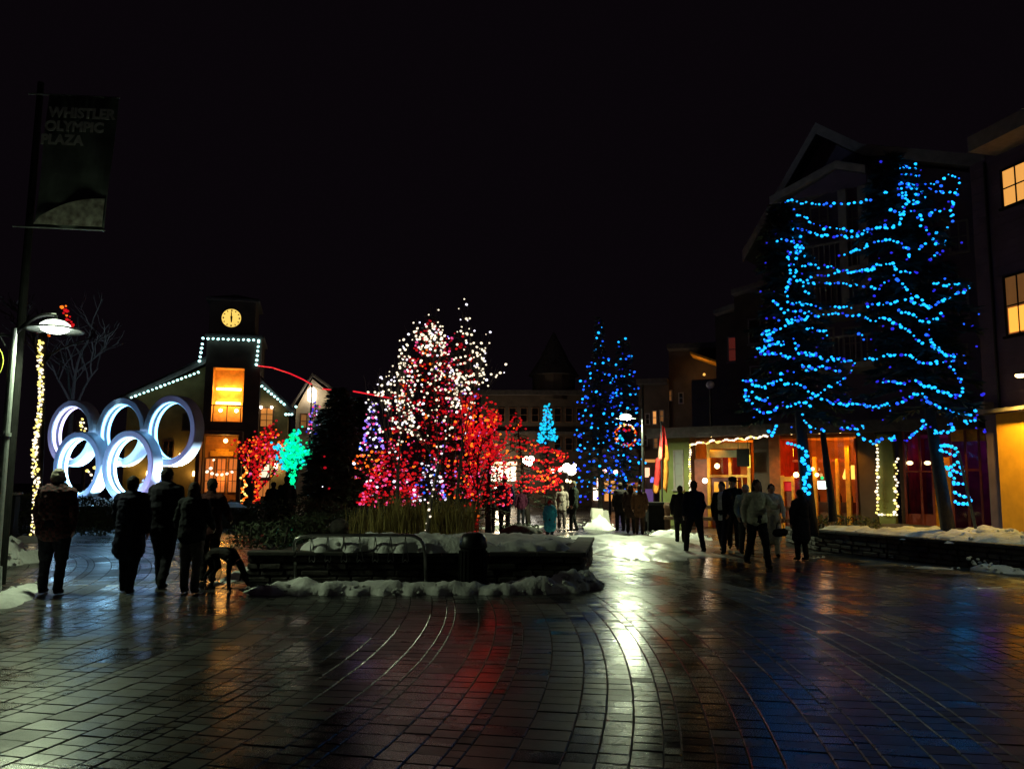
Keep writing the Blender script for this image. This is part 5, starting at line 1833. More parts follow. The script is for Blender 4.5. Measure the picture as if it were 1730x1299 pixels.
P2 = [AY(x + random.uniform(-1.5, 1.5), y, 37 + random.uniform(-.2, .2)) for (x, y) in ((106, 519), (112, 517), (109, 524), (115, 526), (107, 529), (113, 533), (117, 535), (112, 540), (119, 541), (122, 544), (116, 547), (124, 549), (121, 552), (83, 567), (61, 561))]
bulb_string('light_string', 'few red and orange lights at a treetop behind the lamp head', 'fairy lights', P2, .065, ['b_red', 'b_orange'], [3, 1], jit=.3)
# small warm trees seen through the rings
b = Vector(on_ground(140, 45)); H = height_at(140, 700, 45)
t, segs = bare_tree(b, H, .35, 'distant warm lit tree seen through the first ring', 75, trunk=.1, zfork=.5, depth=3)
P2 = [AY(x + random.uniform(-2, 2), y, 44.5) for (x, y) in ((141, 708), (138, 714), (143, 714), (137, 719), (141, 721), (139, 726), (142, 728), (136, 732), (144, 724), (135, 737))]
P2 += [AY(x, y, 43) for (x, y) in ((150, 797), (154, 802), (160, 790), (169, 796), (171, 804), (157, 812), (165, 782), (147, 795), (172, 800), (163, 808))]
bulb_string('light_string', 'scattered warm lights seen through the left rings', 'fairy lights', P2, .07, ['b_warm', 'b_yellow'], [2, 1], jit=.3)

# --- the big blue pair
BL = Vector((on_ground(1368, 21.0).x, 21.0, .4)); BR = Vector((on_ground(1600, 19.5).x, 19.5, .4))
HL = AY(1345, 345, 21).z - .4; HR = AY(1540, 262, 19.5).z - .4
wl_ = lambda px, Y: px / FPX * Y
profL = [(0, .3), (.10, wl_(60, 21)), (.26, wl_(125, 21)), (.42, wl_(105, 21)), (.55, wl_(80, 21)), (.72, wl_(55, 21)), (.9, wl_(35, 21)), (1, .1)]
profR = [(0, .3), (.10, wl_(70, 19.5)), (.26, wl_(100, 19.5)), (.45, wl_(95, 19.5)), (.58, wl_(110, 19.5)), (.75, wl_(80, 19.5)), (.9, wl_(55, 19.5)), (1, .1)]
tL, radL, axL, _ = conifer(BL, HL, profL, 'left tree of the big blue pair in the right planter', 81, z0=3.0, nb=130, quads=44, ql=.26, trunk=.19, lean=(-.55, 0))
tR, radR, axR, _ = conifer(BR, HR, profR, 'right and taller tree of the big blue pair in the right planter', 82, z0=3.0, nb=150, quads=44, ql=.26, trunk=.17, lean=(-1.0, 0))

C6 = lambda pts: [(1200 + x / 3.092, 200 + y / 3.092) for x, y in pts]
C5 = lambda pts: [(1100 + x / 3.2475, 580 + y / 3.2475) for x, y in pts]
C7 = lambda pts: [(1400 + x / 3.418, 600 + y / 3.418) for x, y in pts]
SW = [C6(q) for q in (
    [(380, 440), (440, 430), (500, 445), (600, 452), (700, 447), (770, 440), (850, 430)],
    [(410, 470), (445, 492), (465, 510), (530, 540), (575, 567), (620, 575), (665, 580), (750, 597), (830, 580), (900, 575), (960, 570), (1000, 540)],
    [(430, 575), (510, 585), (540, 600), (570, 608), (630, 620), (690, 615), (715, 622), (790, 608), (830, 600)],
    [(345, 635), (430, 640), (440, 665), (485, 660), (440, 700), (490, 720), (550, 720)],
    [(450, 570), (430, 620), (440, 650), (450, 690), (400, 710), (420, 745), (415, 790), (425, 830), (420, 850), (400, 890), (395, 940), (410, 965), (460, 970), (500, 970)],
    [(465, 600), (470, 640), (480, 680), (455, 720), (440, 770), (455, 800), (430, 840), (405, 870), (390, 920)],
    [(670, 720), (730, 702), (795, 690), (825, 660), (885, 640), (930, 630), (1000, 658), (1035, 680), (1040, 715), (1030, 745)],
    [(460, 775), (540, 768), (640, 780), (700, 800), (770, 790), (800, 800), (855, 765), (910, 762), (950, 750), (975, 800), (1020, 800), (1080, 803), (1105, 797)],
    [(440, 845), (500, 850), (545, 825), (620, 820), (660, 800), (720, 800), (800, 790), (860, 795)],
    [(480, 870), (540, 860), (580, 862), (665, 858), (720, 870), (760, 868), (820, 890), (885, 880), (905, 860), (960, 825), (1010, 875), (1040, 905), (1080, 930), (1110, 950)],
    [(1140, 855), (1170, 860), (1225, 875), (1260, 870), (1315, 860), (1365, 865), (1350, 885), (1330, 905), (1290, 915), (1250, 940), (1220, 950), (1190, 965)],
    [(480, 895), (500, 910), (520, 915)], [(420, 970), (520, 965), (540, 985), (600, 985), (640, 985), (730, 985), (745, 985)],
    [(820, 985), (890, 965), (930, 970), (975, 955), (1040, 945), (1060, 960), (1100, 978), (1170, 985), (1190, 965)], [(1040, 940), (1060, 965), (1100, 975), (1140, 980), (1170, 975)],
    [(320, 945), (345, 975), (375, 995), (400, 1005), (480, 1010), (530, 1020), (560, 1035), (600, 1022), (640, 1015), (700, 1022), (760, 1028), (800, 1035), (850, 1060), (890, 1045), (930, 1050), (965, 1070), (1000, 1085), (1030, 1105), (1055, 1125), (1080, 1160), (1110, 1175)],
    [(975, 1005), (1010, 1015), (1060, 1025), (1080, 1050), (1115, 1060), (1140, 1050), (1180, 1040), (1215, 1020)],
    [(360, 1050), (400, 1060), (440, 1045), (500, 1050), (520, 1020)], [(490, 1045), (400, 1075), (360, 1100), (300, 1110), (265, 1125), (290, 1165), (320, 1150), (360, 1170), (400, 1170)],
    [(280, 1130), (340, 1120), (300, 1150), (340, 1180), (300, 1190)],
    [(295, 1165), (250, 1210), (280, 1215), (330, 1225), (400, 1250), (460, 1230), (510, 1225), (560, 1240), (600, 1260), (660, 1252), (720, 1265), (760, 1275)], [(430, 1150), (455, 1195), (440, 1210)],
    [(490, 1110), (530, 1095), (580, 1110), (625, 1115), (600, 1130)], [(765, 1125), (800, 1130)],
    [(800, 1255), (845, 1252), (880, 1258), (925, 1235), (960, 1240), (1010, 1232), (1050, 1243), (1080, 1265), (1120, 1278), (1165, 1278), (1200, 1270), (1240, 1275)],
    [(1140, 1100), (1135, 1140), (1160, 1175), (1190, 1200), (1220, 1225), (1250, 1250), (1285, 1250)], [(1130, 1130), (1160, 1160), (1150, 1185), (1200, 1225), (1240, 1240), (1280, 1240)],
    [(975, 235), (1010, 230), (1040, 235), (1070, 235), (1100, 240)], [(980, 265), (1020, 255), (1080, 265), (1100, 270)], [(985, 290), (1060, 300), (1095, 298)], [(980, 245), (1000, 250), (1025, 240), (1020, 260)],
    [(1050, 330), (1000, 340), (975, 370), (1010, 360), (1050, 360), (1090, 370), (1110, 390), (1070, 400), (1020, 400), (990, 400), (1005, 415), (1050, 430), (1100, 440), (1030, 440), (1005, 470), (1020, 490), (1000, 515), (990, 550)],
    [(985, 330), (1030, 345), (1070, 350), (1040, 380), (1000, 385), (985, 410)], [(1110, 400), (1120, 420), (1090, 445), (1060, 435)],
    [(1110, 345), (1140, 350), (1175, 340), (1210, 345)], [(1120, 370), (1150, 370), (1185, 380), (1220, 390), (1260, 385), (1290, 390)],
    [(1215, 312), (1250, 288), (1275, 300), (1300, 320), (1295, 350), (1290, 380), (1295, 410)], [(1240, 435), (1275, 435), (1270, 460), (1245, 485), (1270, 500), (1260, 520), (1275, 545)], [(1270, 435), (1265, 470)],
    [(1130, 505), (1165, 488), (1210, 478), (1230, 465)], [(1060, 480), (1100, 500), (1105, 520), (1105, 550), (1130, 580), (1140, 605), (1170, 635), (1195, 655), (1225, 655), (1205, 630)],
    [(1160, 635), (1185, 650), (1215, 650)], [(1250, 575), (1200, 590), (1175, 610)], [(1085, 690), (1130, 655)], [(900, 400), (940, 385)], [(940, 475), (990, 500), (1060, 480)], [(880, 575), (930, 565)],
    [(1130, 755), (1165, 725), (1190, 700)])]
SW += [C5(q) for q in (
    [(585, 30), (610, 65), (680, 55), (740, 75), (790, 85)], [(590, 60), (640, 10), (700, 5), (740, 5)], [(690, 8), (735, 12)],
    [(790, 20), (840, 60), (880, 70), (920, 68), (950, 95), (1000, 100), (1020, 80), (1050, 105), (1080, 90), (1110, 100), (1105, 130), (1100, 155), (1075, 175), (1030, 210), (985, 235), (960, 250), (930, 270), (890, 290), (850, 320), (800, 330), (760, 345), (710, 335), (680, 360), (655, 380), (620, 380), (590, 360), (560, 335), (540, 325), (520, 300), (515, 260), (510, 240)],
    [(590, 370), (630, 385), (660, 378)], [(520, 255), (525, 280), (545, 320)],
    [(485, 205), (540, 210), (570, 230), (620, 240), (650, 225), (680, 210), (720, 208), (740, 230), (790, 225), (830, 240), (860, 245)], [(560, 225), (600, 240), (630, 245), (680, 215)], [(700, 170), (740, 165), (750, 148)],
    [(815, 122), (850, 120), (890, 135)], [(840, 158), (890, 135), (950, 130), (1000, 145), (1040, 152)], [(850, 260), (880, 270), (900, 285), (870, 300)], [(545, 265), (580, 300), (620, 310), (655, 305)],
    [(930, 300), (980, 320), (1020, 328), (1070, 340), (1100, 325), (1140, 335), (1170, 335), (1200, 352), (1230, 355), (1260, 345), (1290, 325)],
    [(820, 385), (825, 415), (855, 440), (890, 465), (920, 475), (955, 485)], [(820, 340), (850, 345), (880, 350)])]
SW += [C7(q) for q in (
    [(300, 160), (360, 148), (400, 160), (440, 165), (485, 148), (530, 150), (520, 165), (580, 185), (620, 185), (620, 205), (660, 210), (700, 230), (735, 235), (775, 225), (775, 195), (770, 170), (755, 135), (740, 115), (720, 95), (690, 75), (700, 50), (740, 15)],
    [(385, 160), (440, 162)], [(575, 175), (590, 195)], [(0, 265), (50, 275), (100, 285), (130, 272), (180, 285), (205, 285), (240, 303), (300, 297), (315, 275), (350, 290), (375, 290), (445, 262), (475, 240), (510, 222), (545, 225), (570, 260), (575, 275), (620, 295), (665, 313), (715, 320), (740, 350), (780, 330), (815, 348), (850, 330), (858, 350), (835, 380), (800, 385), (785, 415)],
    [(55, 420), (90, 425), (130, 425), (160, 430), (185, 405), (205, 440)], [(60, 410), (70, 430)], [(165, 450), (190, 470), (230, 490), (265, 510), (300, 490), (310, 465)], [(250, 505), (285, 510), (305, 490)], [(340, 480), (360, 490), (390, 500), (370, 470), (395, 455)],
    [(430, 495), (445, 492), (470, 485), (470, 455), (505, 455), (515, 435), (540, 415), (560, 395), (530, 355)], [(530, 410), (580, 415), (600, 420), (620, 445), (615, 460), (660, 440), (700, 450), (735, 420), (690, 400), (710, 410)], [(590, 425), (620, 435)])]
TRK = [C5(q) for q in ([(630, 475), (660, 490), (660, 515), (690, 445)], [(740, 545), (800, 560), (840, 580), (860, 605), (850, 630), (825, 650), (850, 675), (875, 680), (875, 710), (830, 740), (850, 775), (880, 780), (840, 800), (850, 820), (880, 825)], [(855, 600), (820, 640), (870, 680), (845, 745), (835, 805)])]
TRK2 = [C7(q) for q in ([(640, 525), (680, 520), (720, 530), (745, 545), (745, 575), (710, 580), (690, 560), (650, 555), (645, 540)], [(680, 630), (680, 660), (715, 640), (755, 610), (760, 635), (780, 680), (750, 690), (730, 660), (690, 685), (715, 700), (735, 720), (710, 745)],
                        [(710, 745), (760, 740), (795, 745)], [(720, 785), (740, 800), (770, 815), (820, 820), (820, 855), (790, 860), (765, 855), (735, 860), (725, 835), (740, 850)])]


def on_crown(px, py):
    best = None
    for b, H, rad, ax in ((BL, HL, radL, axL), (BR, HR, radR, axR)):
        q = AY(px, py, b.y)
        z = q.z - b.z
        if z > H * 1.03: continue
        a = ax(max(0, z)); dxx = q.x - (b.x + a.x)
        w = max(.25, rad(max(0, min(1, z / H))))
        s = abs(dxx) / w
        if best is None or s < best[0]: best = (s, b, w, dxx)
    s, b, w, dxx = best
    return AY(px, py, b.y - math.sqrt(max(.02, w * w - dxx * dxx)) * 1.03)


pts = []; wr = []
rb_ = random.Random(99)
for sw in SW:
    P_ = [on_crown(x, y) for x, y in sw]
    wr.append(P_)
    # bulb spacing read off in the picture plane of the tree: about 14 cm
    fl_ = []
    for (x0, y0), (x1, y1) in zip(sw[:-1], sw[1:]):
        n = max(1, int(math.hypot(x1 - x0, y1 - y0) / 6.6 + .5))
        for k in range(n):
            f = (k + rb_.uniform(.1, .9)) / n
            fl_.append(on_crown(x0 + (x1 - x0) * f + rb_.gauss(0, 1.3), y0 + (y1 - y0) * f + rb_.gauss(0, 1.3)))
    for q in fl_: pts.append((q, rb_.choices([0, 1, 2], [7, 2, 1])[0]))
    # the cable runs on behind: a few dimmer lamps just inside the crown
for b, H, rad, ax, sd in ((BL, HL, radL, axL, 5), (BR, HR, radR, axR, 6)):
    for q in shell_garland(b, H, rad, ax, 2.6, 8, .6, sd, out=.75, jitter=.1)[0]:
        pts.append((q, rb_.choices([1, 2], [1, 3])[0]))
bulb_string('light_string', 'cyan blue light swags draped over the big pair of trees', 'fairy lights', pts, .031, ['b_cyan', 'b_blue', 'b_deep'], None, wires=wr, jit=.3, origin=BL)
for (TT, b, lab) in ((TRK, BL, 'cyan blue lights down the left trunk of the big pair'), (TRK2, BR, 'cyan blue lights round the right trunk of the big pair')):
    pts = []
    for sw in TT:
        for (x0, y0), (x1, y1) in zip(sw[:-1], sw[1:]):
            n = max(1, int(math.hypot(x1 - x0, y1 - y0) / 5.5))
            for k in range(n):
                f = (k + .5) / n
                pts.append(AY(x0 + (x1 - x0) * f, y0 + (y1 - y0) * f, b.y - .25 + rb_.uniform(-.03, .03)))
    bulb_string('light_string', lab, 'fairy lights', pts, .04, ['b_cyan', 'b_sky'], [4, 1], jit=.2)
# leaning second stem in front of the cafe, guy pole by the right trunk
b = Vector(on_ground(1400, 21.3)); b.z = .4
bm = bmesh.new(); pq = [AY(1408, 880, 21.3) - b, AY(1404, 840, 21.3) - b, AY(1396, 780, 21.3) - b, AY(1390, 730, 21.3) - b]
tube(bm, pq, [.12, .10, .09, .07], 8)
tt = empty('bare_tree', b, 0, 'leaning dark stem in front of the cafe window', 'tree'); obj('trunk', bm, 'bark', tt, smooth=True)
b = AY(1648, 892, 18.4)
bm = bmesh.new(); tube(bm, [(0, 0, 0), AY(1620, 765, 18.9) - b], [.035, .03], 8)
tag(obj('support_stake', bm, 'pale_bark', None, b), 'slanted pale stake leaning against the right blue trunk', 'stake')

# --- wreath under the middle lamp
wc = AY(1057, 735, 25.4)
wreath = empty('wreath', wc, 0, 'round wreath of red orange and white lights under the middle lamp', 'wreath')
bm = bmesh.new()
rw = 17 / FPX * 25.4
for k in range(260):
    a = random.uniform(0, 2 * PI); rr = rw + random.gauss(0, .03)
    c = Vector((rr * math.cos(a), random.gauss(0, .03), rr * 1.05 * math.sin(a)))
    d = Vector((random.gauss(0, 1), random.gauss(0, 1), random.gauss(0, 1))).normalized() * .07
    n = d.orthogonal().normalized() * .012
    bm.faces.new([bm.verts.new(c - n), bm.verts.new(c + d), bm.verts.new(c + n)])
obj('greenery', bm, 'needle', wreath, kind='stuff')
bm = bmesh.new(); tube(bm, [(rw * math.cos(2 * PI * k / 24), 0, rw * 1.05 * math.sin(2 * PI * k / 24)) for k in range(25)], .035, 6); obj('hoop', bm, 'needle', wreath)
bm = bmesh.new()
for k in range(64):
    a = random.uniform(0, 2 * PI); rr = rw + random.gauss(0, .022)
    top = math.sin(a) > .55
    mi = random.choices([0, 1, 2, 3, 4], [2, 1, 1, .3, 3] if top else [6, 3, 1, 1, .6])[0]
    ico(bm, (rr * math.cos(a), -.05, rr * 1.05 * math.sin(a)), .026, 1, mi)
for (x, z, mi) in ((-.1, -.08, 3), (-.14, -.02, 3), (.0, .1, 0), (-.05, .13, 0), (.08, .12, 0)): ico(bm, (x * 1.3, -.06, z * 1.3), .045, 1, mi)
obj('bulb', bm, ['b_red', 'b_orange', 'b_white', 'b_sky', 'b_yellow'], wreath, kind='stuff')
bm = bmesh.new(); tube(bm, [(0, 0, rw), (0, 0, RHd.z - wc.z - .05)], .01, 5); obj('hanger', bm, 'darkmetal', wreath)

# --- tall grass, hedges
def grass_clump(c, rx, ry, n, h, seed, label):
    rnd = random.Random(seed); bm = bmesh.new()
    for _ in range(n):
        x, y = rnd.gauss(0, rx * .5), rnd.gauss(0, ry * .5)
        hh = h * rnd.uniform(.55, 1.1)
        b_ = Vector((x, y, 0)); l = Vector((rnd.gauss(0, .12), rnd.gauss(0, .12), 1)).normalized()
        w = .007
        a = rnd.uniform(0, PI); s = Vector((math.cos(a), math.sin(a), 0)) * w
        m = b_ + l * hh * .55
        t = b_ + l * hh + Vector((rnd.gauss(0, .08), rnd.gauss(0, .08), -.03)) * hh
        v = [bm.verts.new(q) for q in (b_ - s, b_ + s, m + s * .8, t, m - s * .8)]
        bm.faces.new(v)
    tag(obj('grass', bm, 'grass', None, c), label, None, None, 'stuff')


for (x, Y, sd, n, h, lab) in ((662, 17.2, 1, 260, .95, 'tall dry grass round the left birch trunk'), (700, 17.6, 2, 240, .9, 'tall dry grass between the birch trunks'), (755, 17.0, 3, 300, 1.0, 'tall dry grass right of the lit birch trunk'),
                              (782, 17.9, 4, 220, .85, 'dry grass behind the domed bin'), (620, 18.2, 5, 160, .7, 'sparse dry grass at the left of the planter')):
    c = Vector(on_ground(x, Y)); c.z = .5
    grass_clump(c, .42, .3, n, h, sd, lab)


def hedge(px, Y, w, d, h, label, seed, z=0):
    rnd = random.Random(seed); c = Vector(on_ground(px, Y)); c.z = z
    t = empty('hedge', c, 0, label, 'hedge')
    bm = bmesh.new()
    n = int(900 * w * h)
    for _ in range(n):
        p_ = Vector((rnd.uniform(-1, 1), rnd.uniform(-1, 1), rnd.uniform(0, 1)))
        q = Vector((p_.x * w / 2, p_.y * d / 2, p_.z * h * (1 - .2 * abs(p_.x) ** 3 + .12 * noise.noise(Vector((p_.x * 3, p_.y * 2, seed))))))
        dd = Vector((rnd.gauss(0, 1), rnd.gauss(0, 1), rnd.gauss(0, 1))).normalized() * .06
        nn = dd.orthogonal().normalized() * .022
        bm.faces.new([bm.verts.new(q - dd), bm.verts.new(q + nn), bm.verts.new(q + dd), bm.verts.new(q - nn)])
    obj('leaves', bm, 'hedge', t, kind='stuff')
    bm = bmesh.new()
    for k in range(8): x = (k - 3.5) / 8 * w; tube(bm, [(x, 0, 0), (x * 1.1, .05, h * .8)], .02, 5)
    obj('stems', bm, 'bark', t, kind='stuff')
    return t


hedge(445, 15.4, 1.0, 1.2, .45, 'dark low shrub on the left end of the central planter', 1, .45)
hedge(560, 19.5, 2.4, 1.0, .9, 'dark shrubs behind the bike rack planter', 2)
hedge(510, 26, 3.0, 1.2, 1.1, 'dark hedge in front of the dark conifers', 3)
hedge(360, 30.5, 3.0, 1.0, .9, 'dark hedge right of the ring terrace', 4)
hedge(420, 33, 3.2, 1.0, .85, 'dark hedge in front of the red lit tree', 5)
hedge(640, 21, 2.2, 1.0, 1.0, 'dark shrubs under the low red conifer', 6)
hedge(880, 27, 1.2, .9, .35, 'low clipped shrub by the distant couple', 7)
hedge(60, 25, 5, 1.2, 1.2, 'dark hedge behind the leftmost walker', 8)
hedge(1420, 22.6, 2.0, .7, .45, 'low shrub under the cafe window', 9, .4)

# ================================================================== people
def cloth(name, col, rough=.9, ns=22, amt=.25):
    return mat(name, col, rough, ns=ns, amt=amt, bump=.35, bs=90, spec=.12)


def check_cloth(name, c1, c2):
    m = bpy.data.materials.new(name); m.use_nodes = True; t = m.node_tree; b = t.nodes["Principled BSDF"]
    b.inputs["Roughness"].default_value = .9
    tc = t.nodes.new("ShaderNodeTexCoord"); ch = t.nodes.new("ShaderNodeTexChecker")
    ch.inputs["Scale"].default_value = 22; ch.inputs[1].default_value = (*c1, 1); ch.inputs[2].default_value = (*c2, 1)
    t.links.new(tc.outputs["Object"], ch.inputs[0]); t.links.new(ch.outputs[0], b.inputs["Base Color"])
    MATS[name] = m
    return m


def person(pos, yaw, H, label, top=(.03, .03, .04), legs=(.03, .03, .04), hair=(.04, .03, .02), hat=None, jacket=.80, stride=.12, arms=((.0, .25), (.0, .25)), bulk=1.0,
           group=None, vox=.014, topm=None, seated=False, scarf=None, hood=False, belly=0.0, face_extra=True, backpack=None, hairlen=0.0, lean=0.0, skirt=False, stance=.0, stripe=None):
    """facing local +y. jacket = height fraction of the hem; arms = ((swing, bend) left, right), radians"""
    s = H / 1.75
    t = empty('person', Vector(pos), yaw, label, 'person', group)
    V = lambda x, y, z: Vector((x * s, (y + lean * max(0, z - .9)) * s, z * s))
    dz = -.42 if seated else 0
    hipz = .93 + dz
    hipL, hipR = V(-.09, 0, hipz), V(.09, 0, hipz)
    if seated:
        kneeL, kneeR = V(-.12, .42, .50), V(.12, .42, .50); ankL, ankR = V(-.12, .40, .09), V(.12, .44, .09)
    else:
        kneeL, kneeR = V(-.10 - stance, stride * .55 + .03, .50), V(.10 + stance, -stride * .35 + .03, .50)
        ankL, ankR = V(-.10 - stance * 1.6, stride, .085), V(.10 + stance * 1.6, -stride - .02, .085 + (.05 if stride > .2 else 0))
    chest = V(0, 0, 1.28 + dz); neck = V(0, .0, 1.48 + dz); head = V(0, .025, 1.625 + dz)
    shL, shR = V(-.175, 0, 1.42 + dz), V(.175, 0, 1.42 + dz)

    def arm(sh, sx, sw, bd):
        e = sh + Vector((sx * .085, math.sin(sw) * .27, -math.cos(sw) * .27)) * s
        a2 = sw + bd
        w = e + Vector((sx * .0 - sx * .02, math.sin(a2) * .25, -math.cos(a2) * .25)) * s
        return e, w, a2
    eL, wL, aL = arm(shL, -1, *arms[0]); eR, wR, aR = arm(shR, 1, *arms[1])
    # body: one fused skin with head, face, hands
    bm = bmesh.new()
    k = s
    ico(bm, head + Vector((0, -.008, .012)) * k, .098 * k, 3, 0, (.80, 1.0, 1.14))
    ico(bm, head + Vector((0, .022, -.062)) * k, .068 * k, 2, 0, (.86, .95, .95))
    cap(bm, neck - Vector((0, .01, .06)) * k, head - Vector((0, .01, .06)) * k, .062 * k, .055 * k)
    ico(bm, head + Vector((0, .098, -.022)) * k, .019 * k, 2, 0, (.8, 1.1, 1.3))
    for sx in (-1, 1):
        ico(bm, head + Vector((sx * .080, -.005, -.012)) * k, .024 * k, 2, 0, (.45, .9, 1.35))
        ico(bm, head + Vector((sx * .034, .082, .018)) * k, .017 * k, 1, 0, (1.2, .6, .6))
    cap(bm, V(0, 0, hipz), chest, .125 * k, .14 * k); cap(bm, shL, shR, .055 * k, .055 * k)
    for (h_, kn, an) in ((hipL, kneeL, ankL), (hipR, kneeR, ankR)):
        cap(bm, h_, kn, .08 * k, .052 * k); cap(bm, kn, an, .052 * k, .037 * k)
    for (sh_, e_, w_, a_, sx) in ((shL, eL, wL, aL, -1), (shR, eR, wR, aR, 1)):
        cap(bm, sh_, e_, .048 * k, .038 * k); cap(bm, e_, w_, .038 * k, .028 * k)
        d = Vector((0, math.sin(a_), -math.cos(a_)))
        fwd = Vector((0, math.cos(a_), math.sin(a_)))
        pc = w_ + d * .055 * k
        cap(bm, w_, pc, .026 * k, .030 * k, 8); cap(bm, pc - fwd * .018 * k, pc + fwd * .02 * k, .024 * k, .022 * k, 8)
        for fi, fl in enumerate((.062, .072, .068, .052)):
            b0 = pc + fwd * (.030 - .02 * fi) * k + d * .018 * k
            m1 = b0 + (d * fl * .55 + Vector((-sx * .006, 0, 0))) * k
            m2 = m1 + (d * fl * .42 + Vector((-sx * .022, 0, 0))) * k
            cap(bm, b0, m1, .0098 * k, .0092 * k, 6); cap(bm, m1, m2, .0092 * k, .008 * k, 6)
        th0 = w_ + d * .02 * k + fwd * .026 * k
        th1 = th0 + (d * .03 + fwd * .026) * k
        cap(bm, th0, th1, .0115 * k, .0105 * k, 6); cap(bm, th1, th1 + (d * .032 + fwd * .004) * k, .0105 * k, .0085 * k, 6)
    to_obj_eval('body', bm, max(.009, vox * .75), 'skin', t, smooth_it=1)
    # trousers
    bk = bulk
    if not skirt:
        bm = bmesh.new()
        cap(bm, V(0, 0, hipz + .03), V(0, 0, hipz + .1), .145 * k * bk, .14 * k * bk)
        for (h_, kn, an) in ((hipL, kneeL, ankL), (hipR, kneeR, ankR)):
            cap(bm, h_, kn, .108 * k * bk, .078 * k * (bk * .5 + .5)); cap(bm, kn, an + Vector((0, 0, .01)), .077 * k, .066 * k)
        to_obj_eval('trousers', bm, vox, cloth('cloth_%d_%d_%d' % tuple(int(c * 999) for c in legs), legs), t, disp=.012, dscale=7)
    # shoes
    for an in (ankL, ankR):
        bm = bmesh.new()
        cap(bm, an + Vector((0, -.03, -.035)) * k, an + Vector((0, .13, -.052)) * k, .045 * k, .034 * k)
        cap(bm, an + Vector((0, -.02, -.01)) * k, an + Vector((0, -.01, .05)) * k, .046 * k, .05 * k)
        to_obj_eval('shoe', bm, .012, 'black', t)
    # jacket
    jm = topm or cloth('cloth_%d_%d_%d' % tuple(int(c * 999) for c in top), top)
    bm = bmesh.new()
    hem = jacket * 1.75 + dz * (1 if not seated else .6)
    cap(bm, V(0, .0, 1.14 + dz), V(0, -.005, 1.36 + dz), .165 * k * bk, .165 * k * bk, 14)
    cap(bm, shL + Vector((.02, 0, -.01)) * k, shR + Vector((-.02, 0, -.01)) * k, .085 * k * (bk * .5 + .5), .085 * k * (bk * .5 + .5))
    n = 5
    z1 = 1.16 + dz
    if hem < z1:
        for q in (-.05, .05):
            cap(bm, V(q, 0, z1), V(q * 1.2, 0, hem + .07), .13 * k * bk, (.135 + .03 * max(0, 1.1 - hem)) * k * bk, 14)
    if belly: cap(bm, V(0, .05, 1.05 + dz), V(0, .05, 1.15 + dz), belly * k, belly * k)
    for (sh_, e_, w_) in ((shL, eL, wL), (shR, eR, wR)):
        cap(bm, sh_, e_, .078 * k * (bk * .6 + .4), .066 * k); cap(bm, e_, w_ + (e_ - w_) * .04, .066 * k, .05 * k)
    cap(bm, neck - Vector((0, .0, .08)) * k, neck + Vector((0, -.01, .015)) * k, .10 * k, .082 * k)
    if hood:
        cap(bm, neck + Vector((0, -.05, -.03)) * k, neck + Vector((0, -.05, .03)) * k, .10 * k, .095 * k)
    jo = to_obj_eval('jacket', bm, vox, jm, t, disp=.016, dscale=6)
    if stripe:
        me = jo.data; me.materials.append(cloth('shirt_front', stripe))
        for p_ in me.polygons:
            c = p_.center
            if c.y > .06 * k and abs(c.x) < .055 * k and c.z > hem * k: p_.material_index = 1
    if skirt:
        bm = bmesh.new(); cap(bm, V(0, 0, hipz + .08), V(0, .02, .52), .15 * k, .24 * k, 16)
        to_obj_eval('skirt', bm, vox, cloth('cloth_%d_%d_%d' % tuple(int(c * 999) for c in legs), legs), t, disp=.02, dscale=5)
    # hair
    hm = cloth('hair_%d_%d_%d' % tuple(int(c * 99) for c in hair), hair, .7, 40, .3)
    bm = bmesh.new()
    ico(bm, head + Vector((0, -.022, .030)) * k, .103 * k, 3, 0, (.86, .98, 1.05))
    ico(bm, head + Vector((0, -.05, -.02)) * k, .080 * k, 2, 0, (.95, .75, 1.0))
    if hairlen:
        cap(bm, head + Vector((0, -.06, 0)) * k, head + Vector((0, -.065, -hairlen)) * k, .085 * k, .07 * k)
        for sx in (-1, 1): cap(bm, head + Vector((sx * .07, -.02, 0)) * k, head + Vector((sx * .085, -.01, -hairlen * .9)) * k, .035 * k, .03 * k)
    to_obj_eval('hair', bm, .010, hm, t, disp=.008, dscale=28)
    # eyes and mouth
    for sx in (-1, 1):
        bm = bmesh.new(); ico(bm, head + Vector((sx * .034, .088, .016)) * k, .0105 * k, 2, 0, (1.3, .8, .8)); obj('eye', bm, mat('eye_white', (.7, .7, .68), .3), t, smooth=True)
        bm = bmesh.new(); ico(bm, head + Vector((sx * .034, .0955, .016)) * k, .0052 * k, 1); obj('pupil', bm, 'black', t)
    bm = bmesh.new(); ico(bm, head + Vector((0, .083, -.062)) * k, .022 * k, 2, 0, (1.0, .35, .28)); obj('mouth', bm, mat('lips', (.35, .12, .1), .5), t, smooth=True)
    if hat:
        kind, hc = hat
        hm2 = cloth('hat_%d_%d_%d' % tuple(int(c * 99) for c in hc), hc)
        bm = bmesh.new()
        if kind == 'beanie':
            ico(bm, head + Vector((0, -.012, .055)) * k, .104 * k, 3, 0, (.9, 1.02, .95)); tube(bm, [head + Vector((0, -.008, .015)) * k, head + Vector((0, -.008, .055)) * k], [.108 * k, .108 * k], 20)
            ico(bm, head + Vector((0, -.02, .165)) * k, .028 * k, 2)
        elif kind == 'brim':
            c = head + Vector((0, -.01, .055)) * k
            lathe(bm, [(.19 * k, 0), (.195 * k, .008 * k), (.11 * k, .02 * k), (.10 * k, .09 * k), (.07 * k, .12 * k), (.01, .125 * k)], c, 24)
        elif kind == 'tall':
            ico(bm, head + Vector((0, -.012, .06)) * k, .107 * k, 3, 0, (.9, 1.02, 1.0)); cap(bm, head + Vector((0, -.01, .1)) * k, head + Vector((0, -.03, .24)) * k, .07 * k, .018 * k)
